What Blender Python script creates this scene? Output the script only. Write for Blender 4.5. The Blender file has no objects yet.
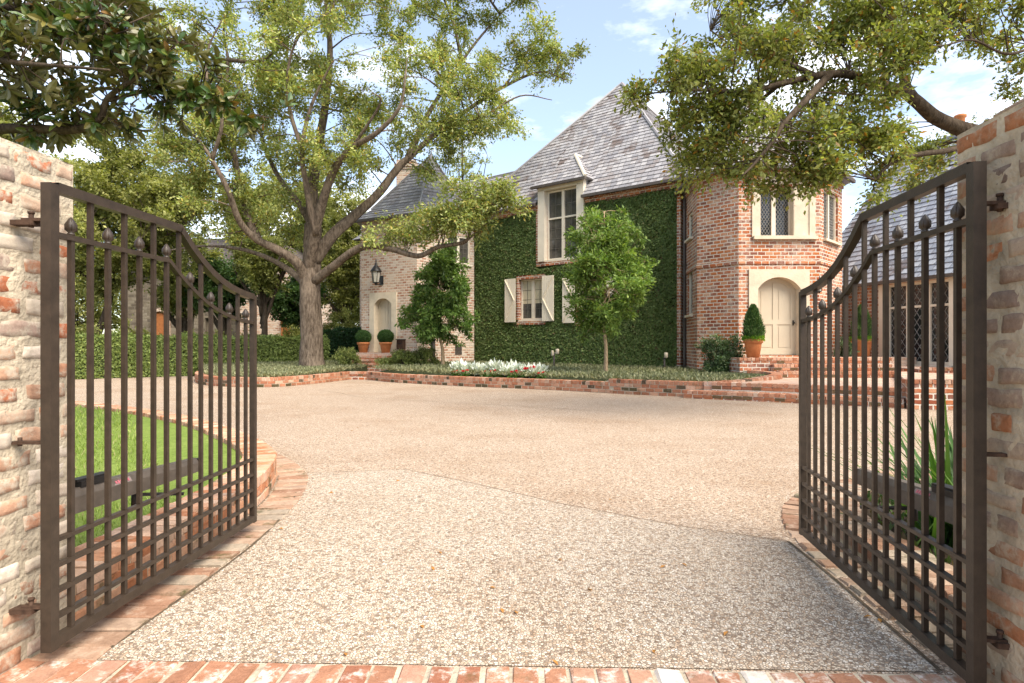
import bpy, math, random
import numpy as np
from mathutils import Vector, Matrix, noise

random.seed(11)
rng = np.random.default_rng(11)
SC = bpy.context.scene
COL = SC.collection
R = math.radians
CAM_H, FPX, CX, HY = 1.30, 600.0, 512.0, 345.0


def P(px, py, Y):
    return Vector(((px - CX) / FPX * Y, Y, CAM_H - (py - HY) / FPX * Y))


def G(px, py, z=0.0):
    Y = (CAM_H - z) * FPX / (py - HY)
    return Vector(((px - CX) / FPX * Y, Y, z))


def V(*a):
    return Vector(a)


def srgb(r, g, b):
    def f(c):
        c /= 255.0
        return c / 12.92 if c <= 0.04045 else ((c + 0.055) / 1.055) ** 2.4
    return (f(r), f(g), f(b))


# ------------------------------------------------------------------ node helpers
class NT:
    def __init__(s, name):
        s.m = bpy.data.materials.new(name)
        s.m.use_nodes = True
        s.t = s.m.node_tree
        s.b = s.t.nodes['Principled BSDF']
        s.out = s.t.nodes['Material Output']

    def n(s, typ, props=None, ins=None):
        nd = s.t.nodes.new(typ)
        for k, v in (props or {}).items():
            setattr(nd, k, v)
        for k, v in (ins or {}).items():
            s.set(nd.inputs[k], v)
        return nd

    def set(s, sock, v):
        if isinstance(v, bpy.types.NodeSocket):
            s.t.links.new(v, sock)
        elif isinstance(v, (tuple, list)) and sock.type == 'RGBA' and len(v) == 3:
            sock.default_value = (*v, 1)
        else:
            sock.default_value = v

    def math(s, op, a, b=0.0, c=0.0, clamp=False):
        nd = s.n('ShaderNodeMath', {'operation': op, 'use_clamp': clamp}, {0: a, 1: b, 2: c})
        return nd.outputs[0]

    def mix(s, f, a, b, bt='MIX'):
        nd = s.n('ShaderNodeMix', {'data_type': 'RGBA', 'blend_type': bt, 'clamp_factor': True}, {0: f, 6: a, 7: b})
        return nd.outputs[2]

    def noise(s, vec, scale, detail=3.0, rough=0.5):
        nd = s.n('ShaderNodeTexNoise', None, {'Scale': scale, 'Detail': detail, 'Roughness': rough})
        if vec is not None:
            s.set(nd.inputs['Vector'], vec)
        return nd

    def ramp(s, f, stops, interp='LINEAR'):
        nd = s.n('ShaderNodeValToRGB')
        cr = nd.color_ramp
        cr.interpolation = interp
        while len(cr.elements) < len(stops):
            cr.elements.new(0.5)
        for e, (p, c) in zip(cr.elements, stops):
            e.position = p
            e.color = (*c, 1) if len(c) == 3 else c
        s.set(nd.inputs[0], f)
        return nd.outputs[0]

    def rng(s, v, a, b, c=0.0, d=1.0):
        nd = s.n('ShaderNodeMapRange', {'clamp': True}, {0: v, 1: a, 2: b, 3: c, 4: d})
        return nd.outputs[0]

    def obj(s):
        return s.n('ShaderNodeTexCoord').outputs['Object']

    def uv(s):
        return s.n('ShaderNodeUVMap').outputs[0]

    def attr(s, name):
        return s.n('ShaderNodeAttribute', {'attribute_name': name})

    def bump(s, h, dist, strength=1.0):
        nd = s.n('ShaderNodeBump', None, {'Strength': strength, 'Distance': dist, 'Height': h})
        s.set(s.b.inputs['Normal'], nd.outputs[0])
        return nd

    def base(s, c):
        s.set(s.b.inputs['Base Color'], c)

    def rough(s, r):
        s.set(s.b.inputs['Roughness'], r)

    def spec(s, v):
        s.set(s.b.inputs['Specular IOR Level'], v)


def pos_coord(t):
    return t.n('ShaderNodeNewGeometry').outputs['Position']


def m_plain(name, col, rough=0.6, var=0.15, scale=6.0, spec=0.3, bump=0.0, metal=0.0):
    t = NT(name)
    nz = t.noise(t.obj(), scale, 5.0, 0.6).outputs[0]
    dark = tuple(c * (1 - var) for c in col)
    lite = tuple(min(1, c * (1 + var)) for c in col)
    t.base(t.ramp(nz, [(0.3, dark), (0.7, lite)]))
    t.rough(rough)
    t.spec(spec)
    t.b.inputs['Metallic'].default_value = metal
    if bump:
        t.bump(t.noise(t.obj(), scale * 6, 3).outputs[0], bump)
    return t.m


def m_brickwall(name, cols, mortar, bw=0.25, bh=0.118, mt=0.022, smear=0.5, smear_col=(0.6, 0.55, 0.47), dirt=None):
    """brick wall from UVs in metres, each brick its own colour, uneven joints"""
    t = NT(name)
    uv = t.uv()
    nz = t.noise(uv, 9.0, 2.0)
    wob = t.n('ShaderNodeVectorMath', {'operation': 'MULTIPLY_ADD'}, {0: nz.outputs['Color'], 1: (0.028, 0.032, 0), 2: uv}).outputs[0]
    sep = t.n('ShaderNodeSeparateXYZ', None, {0: wob})
    u, v = sep.outputs[0], sep.outputs[1]
    row = t.math('FLOOR', t.math('DIVIDE', v, bh))
    odd = t.math('MODULO', t.math('ABSOLUTE', row), 2.0)
    x = t.math('DIVIDE', t.math('ADD', u, t.math('MULTIPLY', odd, bw * 0.5)), bw)
    col = t.math('FLOOR', x)
    fx = t.math('ABSOLUTE', t.math('SUBTRACT', t.math('FRACT', x), 0.5))
    fy = t.math('ABSOLUTE', t.math('SUBTRACT', t.math('FRACT', t.math('DIVIDE', v, bh)), 0.5))
    dx = t.math('MULTIPLY', t.math('SUBTRACT', 0.5, fx), bw)
    dy = t.math('MULTIPLY', t.math('SUBTRACT', 0.5, fy), bh)
    d = t.math('MINIMUM', dx, dy)
    mask = t.rng(d, mt * 0.5, mt * 0.5 + 0.008)
    idv = t.n('ShaderNodeCombineXYZ', None, {0: col, 1: row})
    wn = t.n('ShaderNodeTexWhiteNoise', {'noise_dimensions': '2D'}, {'Vector': idv.outputs[0]})
    k = len(cols)
    bc = t.ramp(wn.outputs[0], [(i / k, c) for i, c in enumerate(cols)], 'CONSTANT')
    fine = t.noise(uv, 55.0, 4.0, 0.65).outputs[0]
    bc = t.mix(t.rng(fine, 0.35, 0.75, 0.0, 0.45), bc, tuple(c * 0.55 for c in cols[0]))
    big = t.noise(uv, 0.9, 4.0, 0.6).outputs[0]
    sm = t.math('MULTIPLY', t.rng(big, 0.42, 0.7), t.rng(t.noise(uv, 7.0, 4.0, 0.7).outputs[0], 0.4, 0.62))
    bc = t.mix(t.math('MULTIPLY', sm, smear), bc, smear_col)
    mc = t.mix(t.rng(fine, 0.3, 0.7), mortar, tuple(c * 0.8 for c in mortar))
    full = t.mix(mask, mc, bc)
    if dirt:
        dn = t.noise(uv, 0.45, 5.0, 0.65).outputs[0]
        full = t.mix(t.rng(dn, 0.55, 0.75, 0, 0.5), full, dirt)
    t.base(full)
    t.rough(0.9)
    t.spec(0.15)
    h = t.math('ADD', mask, t.math('MULTIPLY', fine, 0.5))
    t.bump(h, 0.012)
    return t.m


def m_brickgeo(name, smear_col, smear=0.7, moss=0.0, bump=0.004, sm_lo=0.5):
    """for bricks modelled one by one: colour from the face attribute, mortar smears and pits"""
    t = NT(name)
    a = t.attr('Col').outputs['Color']
    ob = pos_coord(t)
    f1 = t.noise(ob, 38.0, 5.0, 0.7).outputs[0]
    f2 = t.noise(ob, 130.0, 3.0, 0.7).outputs[0]
    f3 = t.noise(ob, 9.0, 4.0, 0.65).outputs[0]
    c = t.mix(t.rng(f1, 0.38, 0.68, 0, 0.6), a, t.mix(1.0, a, (0.55, 0.5, 0.48), 'MULTIPLY'))
    c = t.mix(t.rng(f2, 0.45, 0.8, 0, 0.5), c, t.mix(1.0, a, (1.35, 1.3, 1.25), 'MULTIPLY'))
    sm = t.math('MULTIPLY', t.rng(f3, sm_lo, sm_lo + 0.12), t.rng(f1, 0.38, 0.56))
    c = t.mix(t.math('MULTIPLY', sm, smear), c, smear_col)
    if moss:
        mn = t.noise(ob, 4.0, 5.0, 0.7).outputs[0]
        c = t.mix(t.math('MULTIPLY', t.rng(mn, 0.56, 0.68), moss), c, (0.055, 0.06, 0.02))
    t.base(c)
    t.rough(0.92)
    t.spec(0.12)
    t.bump(t.math('ADD', f1, t.math('MULTIPLY', f2, 0.5)), bump)
    return t.m


def m_leaf(name, trans=0.35, rough=0.5, spec=0.35, back=None):
    t = NT(name)
    a = t.attr('Col').outputs['Color']
    if back:
        geo = t.n('ShaderNodeNewGeometry')
        a = t.mix(geo.outputs['Backfacing'], a, back)
    t.base(a)
    t.rough(rough)
    t.spec(spec)
    tr = t.n('ShaderNodeBsdfTranslucent', None, {0: t.mix(1.0, a, (1.25, 1.3, 0.55), 'MULTIPLY')})
    mx = t.n('ShaderNodeMixShader', None, {0: trans, 1: t.b.outputs[0], 2: tr.outputs[0]})
    t.t.links.new(mx.outputs[0], t.out.inputs['Surface'])
    return t.m


# ------------------------------------------------------------------ mesh builder
def wloc(o):
    v = Vector((0, 0, 0))
    while o is not None:
        v += o.location
        o = o.parent
    return v


class MB:
    def __init__(s):
        s.v, s.f, s.uv, s.col, s.mi, s.sm = [], [], [], [], [], []

    def addf(s, idx, uv=None, col=None, mi=0, sm=False):
        s.f.append(tuple(idx))
        s.uv.append(uv or [(0, 0)] * len(idx))
        s.col.append(col or (0.5, 0.5, 0.5))
        s.mi.append(mi)
        s.sm.append(sm)

    def face(s, pts, uv=None, col=None, mi=0, sm=False):
        i = len(s.v)
        s.v.extend(Vector(p) for p in pts)
        s.addf(range(i, i + len(pts)), uv, col, mi, sm)

    def quad(s, o, U, W, lu, lw, col=None, mi=0, uv0=(0, 0)):
        o, U, W = Vector(o), Vector(U), Vector(W)
        a, b = uv0
        s.face([o, o + U * lu, o + U * lu + W * lw, o + W * lw],
               [(a, b), (a + lu, b), (a + lu, b + lw), (a, b + lw)], col, mi)

    def box(s, c, size, ax=None, col=None, mi=0):
        X, Y, Z = ax or (V(1, 0, 0), V(0, 1, 0), V(0, 0, 1))
        c = Vector(c)
        a, b, h = size
        o = c - X * a / 2 - Y * b / 2 - Z * h / 2
        i = len(s.v)
        for k in range(8):
            s.v.append(o + X * a * (k & 1) + Y * b * ((k >> 1) & 1) + Z * h * ((k >> 2) & 1))
        for (q, du, dv) in (((0, 2, 3, 1), b, a), ((4, 5, 7, 6), a, b), ((0, 1, 5, 4), a, h), ((3, 2, 6, 7), a, h), ((1, 3, 7, 5), b, h), ((2, 0, 4, 6), b, h)):
            s.addf([i + j for j in q], [(0, 0), (du, 0), (du, dv), (0, dv)], col, mi)

    def bar(s, p, q, w, h=None, up=V(0, 0, 1), col=None, mi=0):
        p, q = Vector(p), Vector(q)
        d = q - p
        L = d.length
        X = d / L
        Y = up.cross(X)
        if Y.length < 1e-4:
            Y = V(1, 0, 0).cross(X)
        Y.normalize()
        Z = X.cross(Y)
        s.box((p + q) / 2, (L, w, h or w), (X, Y, Z), col, mi)

    def brick(s, c, size, ax, col, ch=0.007, jit=0.004, mi=0):
        """a worn brick: exposed face is +Z of ax, its rim chamfered"""
        X, Y, Z = ax
        c = Vector(c)
        a, b, h = (k / 2 for k in size)
        i = len(s.v)

        def j():
            return random.uniform(-jit, jit)
        for (dz, ins) in ((-h, 0), (h - ch, 0), (h, ch)):
            for (sx, sy) in ((-1, -1), (1, -1), (1, 1), (-1, 1)):
                s.v.append(c + X * (sx * (a - ins) + j()) + Y * (sy * (b - ins) + j()) + Z * (dz + (j() if dz > -h else 0)))
        s.addf((i + 8, i + 9, i + 10, i + 11), None, col, mi)
        for r in (0, 4):
            for k in range(4):
                k2 = (k + 1) % 4
                s.addf((i + r + k, i + r + k2, i + r + 4 + k2, i + r + 4 + k), None, col, mi)

    def tube(s, pts, rad, n=8, cap=True, col=None, mi=0, sm=True, wob=0.0):
        pts = [Vector(p) for p in pts]
        m = len(pts)
        if not hasattr(rad, '__len__'):
            rad = [rad] * m
        T = []
        for i in range(m):
            d = pts[min(i + 1, m - 1)] - pts[max(i - 1, 0)]
            T.append(d.normalized() if d.length > 1e-9 else V(0, 0, 1))
        N = T[0].orthogonal().normalized()
        base = len(s.v)
        for i in range(m):
            N = (N - T[i] * N.dot(T[i]))
            N = N.normalized() if N.length > 1e-6 else T[i].orthogonal().normalized()
            B = T[i].cross(N)
            for k in range(n):
                a = 2 * math.pi * k / n
                r = rad[i]
                d = N * math.cos(a) + B * math.sin(a)
                if wob:
                    r *= 1 + wob * noise.noise(pts[i] * 1.7 + d * 1.3)
                s.v.append(pts[i] + d * r)
        for i in range(m - 1):
            for k in range(n):
                k2 = (k + 1) % n
                s.addf((base + i * n + k, base + i * n + k2, base + (i + 1) * n + k2, base + (i + 1) * n + k),
                       [(k / n, i), ((k + 1) / n, i), ((k + 1) / n, i + 1), (k / n, i + 1)], col, mi, sm)
        if cap:
            s.addf([base + k for k in range(n)][::-1], None, col, mi)
            s.addf([base + (m - 1) * n + k for k in range(n)], None, col, mi)

    def lathe(s, c, prof, n=16, col=None, mi=0, sm=True, sx=1.0, sy=1.0):
        c = Vector(c)
        base = len(s.v)
        for (r, z) in prof:
            for k in range(n):
                a = 2 * math.pi * k / n
                s.v.append(c + V(r * sx * math.cos(a), r * sy * math.sin(a), z))
        for i in range(len(prof) - 1):
            for k in range(n):
                k2 = (k + 1) % n
                s.addf((base + i * n + k, base + i * n + k2, base + (i + 1) * n + k2, base + (i + 1) * n + k), None, col, mi, sm)
        s.addf([base + k for k in range(n)][::-1], None, col, mi)
        s.addf([base + (len(prof) - 1) * n + k for k in range(n)], None, col, mi)

    def prism(s, poly, z0, z1, mi_side=0, mi_top=None, col=None, bottom=False):
        """poly ccw from above; z1 may be a list"""
        mi_top = mi_side if mi_top is None else mi_top
        n = len(poly)
        zt = z1 if hasattr(z1, '__len__') else [z1] * n
        s.face([V(p[0], p[1], zt[i]) for i, p in enumerate(poly)], [(p[0], p[1]) for p in poly], col, mi_top)
        acc = 0
        for i in range(n):
            a, b = poly[i], poly[(i + 1) % n]
            L = math.hypot(b[0] - a[0], b[1] - a[1])
            j = (i + 1) % n
            s.face([V(a[0], a[1], z0), V(b[0], b[1], z0), V(b[0], b[1], zt[j]), V(a[0], a[1], zt[i])],
                   [(acc, z0), (acc + L, z0), (acc + L, zt[j]), (acc, zt[i])], col, mi_side)
            acc += L
        if bottom:
            s.face([V(p[0], p[1], z0) for p in poly][::-1], None, col, mi_side)

    def build(s, name, mats, parent=None, origin=None, **props):
        if not isinstance(mats, (list, tuple)):
            mats = [mats]
        off = wloc(parent) if parent is not None else (Vector(origin) if origin is not None else V(0, 0, 0))
        co = np.array([(p.x, p.y, p.z) for p in s.v], dtype=np.float32) - np.array(off, dtype=np.float32)
        o = mesh_obj(name, co, s.f, s.uv, s.col, s.mi, s.sm, mats)
        if parent is not None:
            o.parent = parent
        else:
            o.location = off
        for k, v in props.items():
            o[k] = v
        return o


def mesh_obj(name, co, faces, uv, col, mi, sm, mats):
    me = bpy.data.meshes.new(name)
    nl = [len(f) for f in faces]
    flat = np.fromiter((i for f in faces for i in f), dtype=np.int32)
    me.vertices.add(len(co))
    me.vertices.foreach_set('co', co.ravel())
    me.loops.add(len(flat))
    me.loops.foreach_set('vertex_index', flat)
    me.polygons.add(len(faces))
    me.polygons.foreach_set('loop_start', np.concatenate([[0], np.cumsum(nl)[:-1]]).astype(np.int32))
    me.polygons.foreach_set('material_index', np.array(mi, dtype=np.int32))
    me.polygons.foreach_set('use_smooth', np.array(sm, dtype=bool))
    me.update(calc_edges=True)
    ul = me.uv_layers.new(name='UVMap')
    ul.data.foreach_set('uv', np.fromiter((c for f in uv for p in f for c in p), dtype=np.float32))
    at = me.attributes.new('Col', 'FLOAT_COLOR', 'FACE')
    c4 = np.ones((len(faces), 4), dtype=np.float32)
    c4[:, :3] = np.array(col, dtype=np.float32)
    at.data.foreach_set('color', c4.ravel())
    for m in mats:
        me.materials.append(m)
    me.validate(clean_customdata=False)
    o = bpy.data.objects.new(name, me)
    COL.objects.link(o)
    return o


def np_obj(name, co, quads, colr, mat, parent=None, origin=None, smooth=False):
    """fast path: co (n,3), quads (m,4), colr (m,3)"""
    off = wloc(parent) if parent is not None else (Vector(origin) if origin is not None else V(0, 0, 0))
    co = (co - np.array(off)).astype(np.float32)
    me = bpy.data.meshes.new(name)
    m = len(quads)
    me.vertices.add(len(co))
    me.vertices.foreach_set('co', co.ravel())
    me.loops.add(m * 4)
    me.loops.foreach_set('vertex_index', quads.astype(np.int32).ravel())
    me.polygons.add(m)
    me.polygons.foreach_set('loop_start', (np.arange(m) * 4).astype(np.int32))
    me.polygons.foreach_set('use_smooth', np.full(m, smooth))
    me.update(calc_edges=True)
    at = me.attributes.new('Col', 'FLOAT_COLOR', 'FACE')
    c4 = np.ones((m, 4), dtype=np.float32)
    c4[:, :3] = colr
    at.data.foreach_set('color', c4.ravel())
    me.materials.append(mat)
    o = bpy.data.objects.new(name, me)
    COL.objects.link(o)
    if parent is not None:
        o.parent = parent
    else:
        o.location = off
    return o


def thing(name, loc, label, cat, group=None):
    o = bpy.data.objects.new(name, None)
    o.empty_display_size = 0.2
    COL.objects.link(o)
    o.location = loc
    tag(o, label, cat, group)
    return o


def tag(o, label=None, cat=None, group=None, kind=None):
    for k, v in (('label', label), ('category', cat), ('group', group), ('kind', kind)):
        if v:
            o[k] = v
    return o


def copy_tree(o, parent=None):
    c = o.copy()
    COL.objects.link(c)
    if parent is not None:
        c.parent = parent
    for ch in list(o.children):
        copy_tree(ch, c)
    return c


def catmull(pts, k=6):
    pts = [Vector(p) for p in pts]
    if len(pts) < 3:
        return [pts[0].lerp(pts[-1], i / k) for i in range(k + 1)]
    q = [pts[0] * 2 - pts[1]] + pts + [pts[-1] * 2 - pts[-2]]
    out = []
    for i in range(1, len(q) - 2):
        a, b, c, d = q[i - 1:i + 3]
        for j in range(k):
            t = j / k
            out.append(0.5 * ((2 * b) + (c - a) * t + (2 * a - 5 * b + 4 * c - d) * t * t + (3 * b - a - 3 * c + d) * t ** 3))
    out.append(pts[-1])
    return out


def arclen(pts):
    s = [0.0]
    for a, b in zip(pts, pts[1:]):
        s.append(s[-1] + (b - a).length)
    return s


def at_s(pts, S, s):
    for i in range(len(S) - 1):
        if s <= S[i + 1] or i == len(S) - 2:
            f = (s - S[i]) / max(1e-9, S[i + 1] - S[i])
            return pts[i].lerp(pts[i + 1], f), (pts[i + 1] - pts[i]).normalized()


def unit(a):
    return a / np.maximum(1e-9, np.linalg.norm(a, axis=1, keepdims=True))


def pick_cols(n, palette, jit=0.18):
    c = np.array([p[0] for p in palette])
    w = np.array([p[1] for p in palette], dtype=float)
    idx = rng.choice(len(palette), size=n, p=w / w.sum())
    return np.clip(c[idx] * (1 + rng.uniform(-jit, jit, (n, 1))), 0, 1)


def leaf_geo(pos, ax, nrm, L, asp):
    """rhombus leaves, one quad each, slightly cupped"""
    n = len(pos)
    ax = unit(ax)
    side = unit(np.cross(ax, nrm))
    nr = np.cross(side, ax)
    L = np.broadcast_to(np.asarray(L, dtype=float), (n,))[:, None]
    w = L * asp * 0.5
    co = np.empty((n, 4, 3))
    co[:, 0] = pos
    co[:, 1] = pos + ax * L * 0.5 + side * w + nr * w * 0.25
    co[:, 2] = pos + ax * L
    co[:, 3] = pos + ax * L * 0.5 - side * w + nr * w * 0.25
    q = np.arange(n * 4).reshape(n, 4)
    return co.reshape(-1, 3), q


def bigleaf_geo(pos, ax, nrm, L, asp):
    """hexagonal leaf folded along its midrib and curved back: four quads"""
    n = len(pos)
    ax = unit(ax)
    side = unit(np.cross(ax, nrm))
    nr = np.cross(side, ax)
    L = np.broadcast_to(np.asarray(L, dtype=float), (n,))[:, None]
    w = L * asp * 0.5
    co = np.empty((n, 9, 3))
    droop = -0.10 * L
    co[:, 0] = pos
    co[:, 1] = pos + ax * L * 0.55 + nr * droop * 0.2
    co[:, 2] = pos + ax * L + nr * droop
    for k, sg in ((3, 1), (6, -1)):
        co[:, k] = pos + ax * L * 0.22 + side * w * 0.72 * sg + nr * w * 0.3
        co[:, k + 1] = pos + ax * L * 0.60 + side * w * sg + nr * (w * 0.35 + droop * 0.25)
        co[:, k + 2] = pos + ax * L * 0.88 + side * w * 0.5 * sg + nr * (w * 0.15 + droop * 0.75)
    pat = np.array([[0, 3, 4, 1], [1, 4, 5, 2], [0, 1, 7, 6], [1, 2, 8, 7]])
    q = (np.arange(n) * 9)[:, None, None] + pat[None]
    return co.reshape(-1, 3), q.reshape(-1, 4)


def rand_dirs(n):
    return unit(rng.normal(size=(n, 3)))
CLOUD_LO, CLOUD_HI = 0.50, 0.72
CLOUD_COL = (9.0, 9.0, 9.1, 1)
SKY_STR = 0.105
SUN_E = 3.1
SUN_ANG = 45.0
EXPOSURE = 1.5
# ------------------------------------------------------------------ materials
def m_aggregate(name, tint, stones, scale=75.0, stain_amt=0.5, sp_scale=21.0, sp_amt=0.75):
    t = NT(name)
    ob = pos_coord(t)
    wob = t.n('ShaderNodeVectorMath', {'operation': 'MULTIPLY_ADD'}, {0: t.noise(ob, 40, 2).outputs['Color'], 1: (0.004, 0.004, 0), 2: ob}).outputs[0]
    vo = t.n('ShaderNodeTexVoronoi', {'feature': 'F1', 'voronoi_dimensions': '2D'}, {'Vector': wob, 'Scale': scale})
    ve = t.n('ShaderNodeTexVoronoi', {'feature': 'DISTANCE_TO_EDGE', 'voronoi_dimensions': '2D'}, {'Vector': wob, 'Scale': scale})
    sp = t.n('ShaderNodeSeparateColor', None, {0: vo.outputs['Color']})
    k = len(stones)
    c = t.ramp(sp.outputs[0], [(i / k, s) for i, s in enumerate(stones)], 'CONSTANT')
    c = t.mix(t.rng(sp.outputs[1], 0, 1, 0, 0.35), c, tint)
    edge = t.rng(ve.outputs['Distance'], 0.04, 0.16)
    c = t.mix(edge, tuple(x * 0.5 for x in tint), c)
    big = t.noise(ob, 0.55, 5.0, 0.62).outputs[0]
    med = t.noise(ob, 2.6, 5.0, 0.65).outputs[0]
    c = t.mix(t.math('MULTIPLY', t.rng(big, 0.48, 0.72), stain_amt), c, t.mix(1.0, c, (0.72, 0.62, 0.52), 'MULTIPLY'))
    c = t.mix(t.math('MULTIPLY', t.rng(med, 0.5, 0.75), stain_amt * 0.7), c, t.mix(1.0, c, (0.78, 0.71, 0.64), 'MULTIPLY'))
    sp2 = t.noise(ob, sp_scale, 3.0, 0.75).outputs[0]
    c = t.mix(t.rng(sp2, 0.50, 0.70, 0, sp_amt), c, t.mix(1.0, c, (0.50, 0.40, 0.31), 'MULTIPLY'))
    c = t.mix(t.rng(sp2, 0.47, 0.30, 0, sp_amt), c, t.mix(1.0, c, (1.35, 1.33, 1.30), 'MULTIPLY'))
    t.base(c)
    t.rough(0.85)
    t.spec(0.2)
    hh = t.math('MULTIPLY', edge, t.rng(sp.outputs[2], 0, 1, 0.4, 1.0))
    t.bump(hh, 0.004)
    return t.m


def m_slate(name, cols, rw=0.26, rh=0.24):
    t = NT(name)
    uv = t.uv()
    sep = t.n('ShaderNodeSeparateXYZ', None, {0: uv})
    u, v = sep.outputs[0], sep.outputs[1]
    row = t.math('FLOOR', t.math('DIVIDE', v, rh))
    wn0 = t.n('ShaderNodeTexWhiteNoise', {'noise_dimensions': '1D'}, {'W': row})
    x = t.math('ADD', t.math('DIVIDE', u, rw), t.math('MULTIPLY', wn0.outputs[0], 3.0))
    col = t.math('FLOOR', x)
    fx = t.math('ABSOLUTE', t.math('SUBTRACT', t.math('FRACT', x), 0.5))
    gap = t.rng(fx, 0.455, 0.49)
    idv = t.n('ShaderNodeCombineXYZ', None, {0: col, 1: row})
    wn = t.n('ShaderNodeTexWhiteNoise', {'noise_dimensions': '2D'}, {'Vector': idv.outputs[0]})
    k = len(cols)
    c = t.ramp(wn.outputs[0], [(i / k, s) for i, s in enumerate(cols)], 'CONSTANT')
    big = t.noise(uv, 0.42, 5.0, 0.7).outputs[0]
    wn2 = t.n('ShaderNodeTexWhiteNoise', {'noise_dimensions': '2D'}, {'Vector': t.n('ShaderNodeVectorMath', {'operation': 'ADD'}, {0: idv.outputs[0], 1: (37.0, 11.0, 0)}).outputs[0]})
    lich = t.math('MULTIPLY', t.rng(big, 0.50, 0.58), t.math('GREATER_THAN', wn2.outputs[0], 0.38))
    c = t.mix(t.math('MULTIPLY', lich, 0.85), c, (0.10, 0.062, 0.045))
    fine = t.noise(uv, 14.0, 4.0, 0.65).outputs[0]
    c = t.mix(t.rng(fine, 0.35, 0.75, 0, 0.4), c, tuple(q * 0.6 for q in cols[0]))
    c = t.mix(gap, c, (0.05, 0.05, 0.055))
    t.base(c)
    t.rough(0.62)
    t.spec(0.35)
    t.bump(t.math('SUBTRACT', t.math('MULTIPLY', fine, 0.4), gap), 0.01)
    return t.m


def m_bark(name, c0, c1, scale=1.0):
    t = NT(name)
    ob = t.obj()
    mp = t.n('ShaderNodeMapping', None, {'Vector': ob, 'Scale': (1.0, 1.0, 0.22)})
    n1 = t.noise(mp.outputs[0], 14.0 * scale, 6.0, 0.68).outputs[0]
    n2 = t.noise(ob, 1.6, 4.0, 0.6).outputs[0]
    c = t.mix(t.rng(n1, 0.36, 0.66), c0, c1)
    c = t.mix(t.rng(n2, 0.5, 0.72, 0, 0.5), c, tuple(x * 1.5 for x in c1))
    t.base(c)
    t.rough(0.95)
    t.spec(0.1)
    t.bump(n1, 0.05 / scale)
    return t.m


def m_grassground(name, c0, c1, scale=3.0):
    t = NT(name)
    ob = pos_coord(t)
    n1 = t.noise(ob, scale, 5.0, 0.65).outputs[0]
    n2 = t.noise(ob, scale * 14, 4.0, 0.7).outputs[0]
    c = t.mix(t.rng(n1, 0.35, 0.68), c0, c1)
    c = t.mix(t.rng(n2, 0.35, 0.7, 0, 0.6), c, tuple(x * 0.45 for x in c0))
    t.base(c)
    t.rough(0.95)
    t.spec(0.1)
    t.bump(n2, 0.03)
    return t.m


M = {}
M['drive'] = m_aggregate('aggregate_tan', (0.455, 0.36, 0.27),
                         [(0.48, 0.365, 0.265), (0.55, 0.445, 0.34), (0.34, 0.24, 0.16), (0.60, 0.515, 0.42), (0.48, 0.345, 0.24), (0.23, 0.155, 0.105), (0.52, 0.415, 0.315)], 66.0, stain_amt=0.6, sp_scale=34.0, sp_amt=0.95)
M['panel'] = m_aggregate('aggregate_pale', (0.49, 0.41, 0.32),
                         [(0.54, 0.45, 0.35), (0.37, 0.26, 0.17), (0.66, 0.59, 0.50), (0.25, 0.19, 0.145), (0.46, 0.335, 0.23), (0.57, 0.475, 0.365), (0.19, 0.125, 0.08), (0.50, 0.43, 0.345), (0.60, 0.51, 0.40)], 72.0, stain_amt=0.5, sp_scale=26.0, sp_amt=0.45)
M['joint'] = m_plain('joint_dirt', (0.09, 0.065, 0.04), 0.95, 0.5, 12)
M['soil'] = m_grassground('soil', (0.06, 0.042, 0.028), (0.10, 0.075, 0.05), 4.0)
M['earth'] = m_grassground('far_ground', (0.055, 0.075, 0.025), (0.09, 0.10, 0.045), 0.4)
M['turf'] = m_grassground('turf', (0.155, 0.22, 0.042), (0.20, 0.26, 0.06), 1.2)
M['bedsoil'] = m_grassground('bed_soil', (0.06, 0.07, 0.035), (0.08, 0.09, 0.045), 3.0)
M['mortar'] = m_plain('lime_mortar', (0.41, 0.35, 0.262), 0.95, 0.3, 7.0, 0.1, 0.012)
M['mortar_dark'] = m_plain('old_mortar', (0.36, 0.30, 0.215), 0.95, 0.35, 7.0, 0.1, 0.012)
M['brick_left'] = m_brickgeo('bricks_limewashed', (0.48, 0.415, 0.325), 0.85, 0, 0.003, 0.43)
M['brick_right'] = m_brickgeo('bricks_weathered', (0.38, 0.30, 0.21), 0.75, 0, 0.003, 0.46)
M['brick_curb'] = m_brickgeo('bricks_curb', (0.46, 0.345, 0.255), 0.6, 0.85, 0.004, 0.5)
M['brick_step'] = m_brickgeo('bricks_step', (0.50, 0.38, 0.28), 0.3, 0.5, 0.004, 0.55)
M['brick_thr'] = m_brickgeo('bricks_threshold', (0.68, 0.62, 0.54), 0.85, 0.5, 0.004, 0.5)
RED = [(0.40, 0.115, 0.042), (0.31, 0.082, 0.034), (0.45, 0.155, 0.055), (0.37, 0.125, 0.055), (0.25, 0.075, 0.04), (0.43, 0.135, 0.042), (0.50, 0.25, 0.14), (0.20, 0.08, 0.055)]
M['wall_red'] = m_brickwall('red_brick_wall', RED, (0.64, 0.56, 0.465), 0.245, 0.112, 0.021, 0.85, (0.68, 0.59, 0.49), (0.15, 0.06, 0.035))
PALE = [(0.43, 0.225, 0.145), (0.52, 0.34, 0.245), (0.60, 0.45, 0.345), (0.37, 0.175, 0.11), (0.55, 0.36, 0.255), (0.46, 0.31, 0.24), (0.62, 0.52, 0.43)]
M['wall_pale'] = m_brickwall('pale_brick_wall', PALE, (0.64, 0.55, 0.44), 0.25, 0.115, 0.032, 0.8, (0.66, 0.56, 0.45))
M['wall_far'] = m_brickwall('far_brick_wall', PALE, (0.56, 0.47, 0.38), 0.27, 0.13, 0.035, 0.5)
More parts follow.
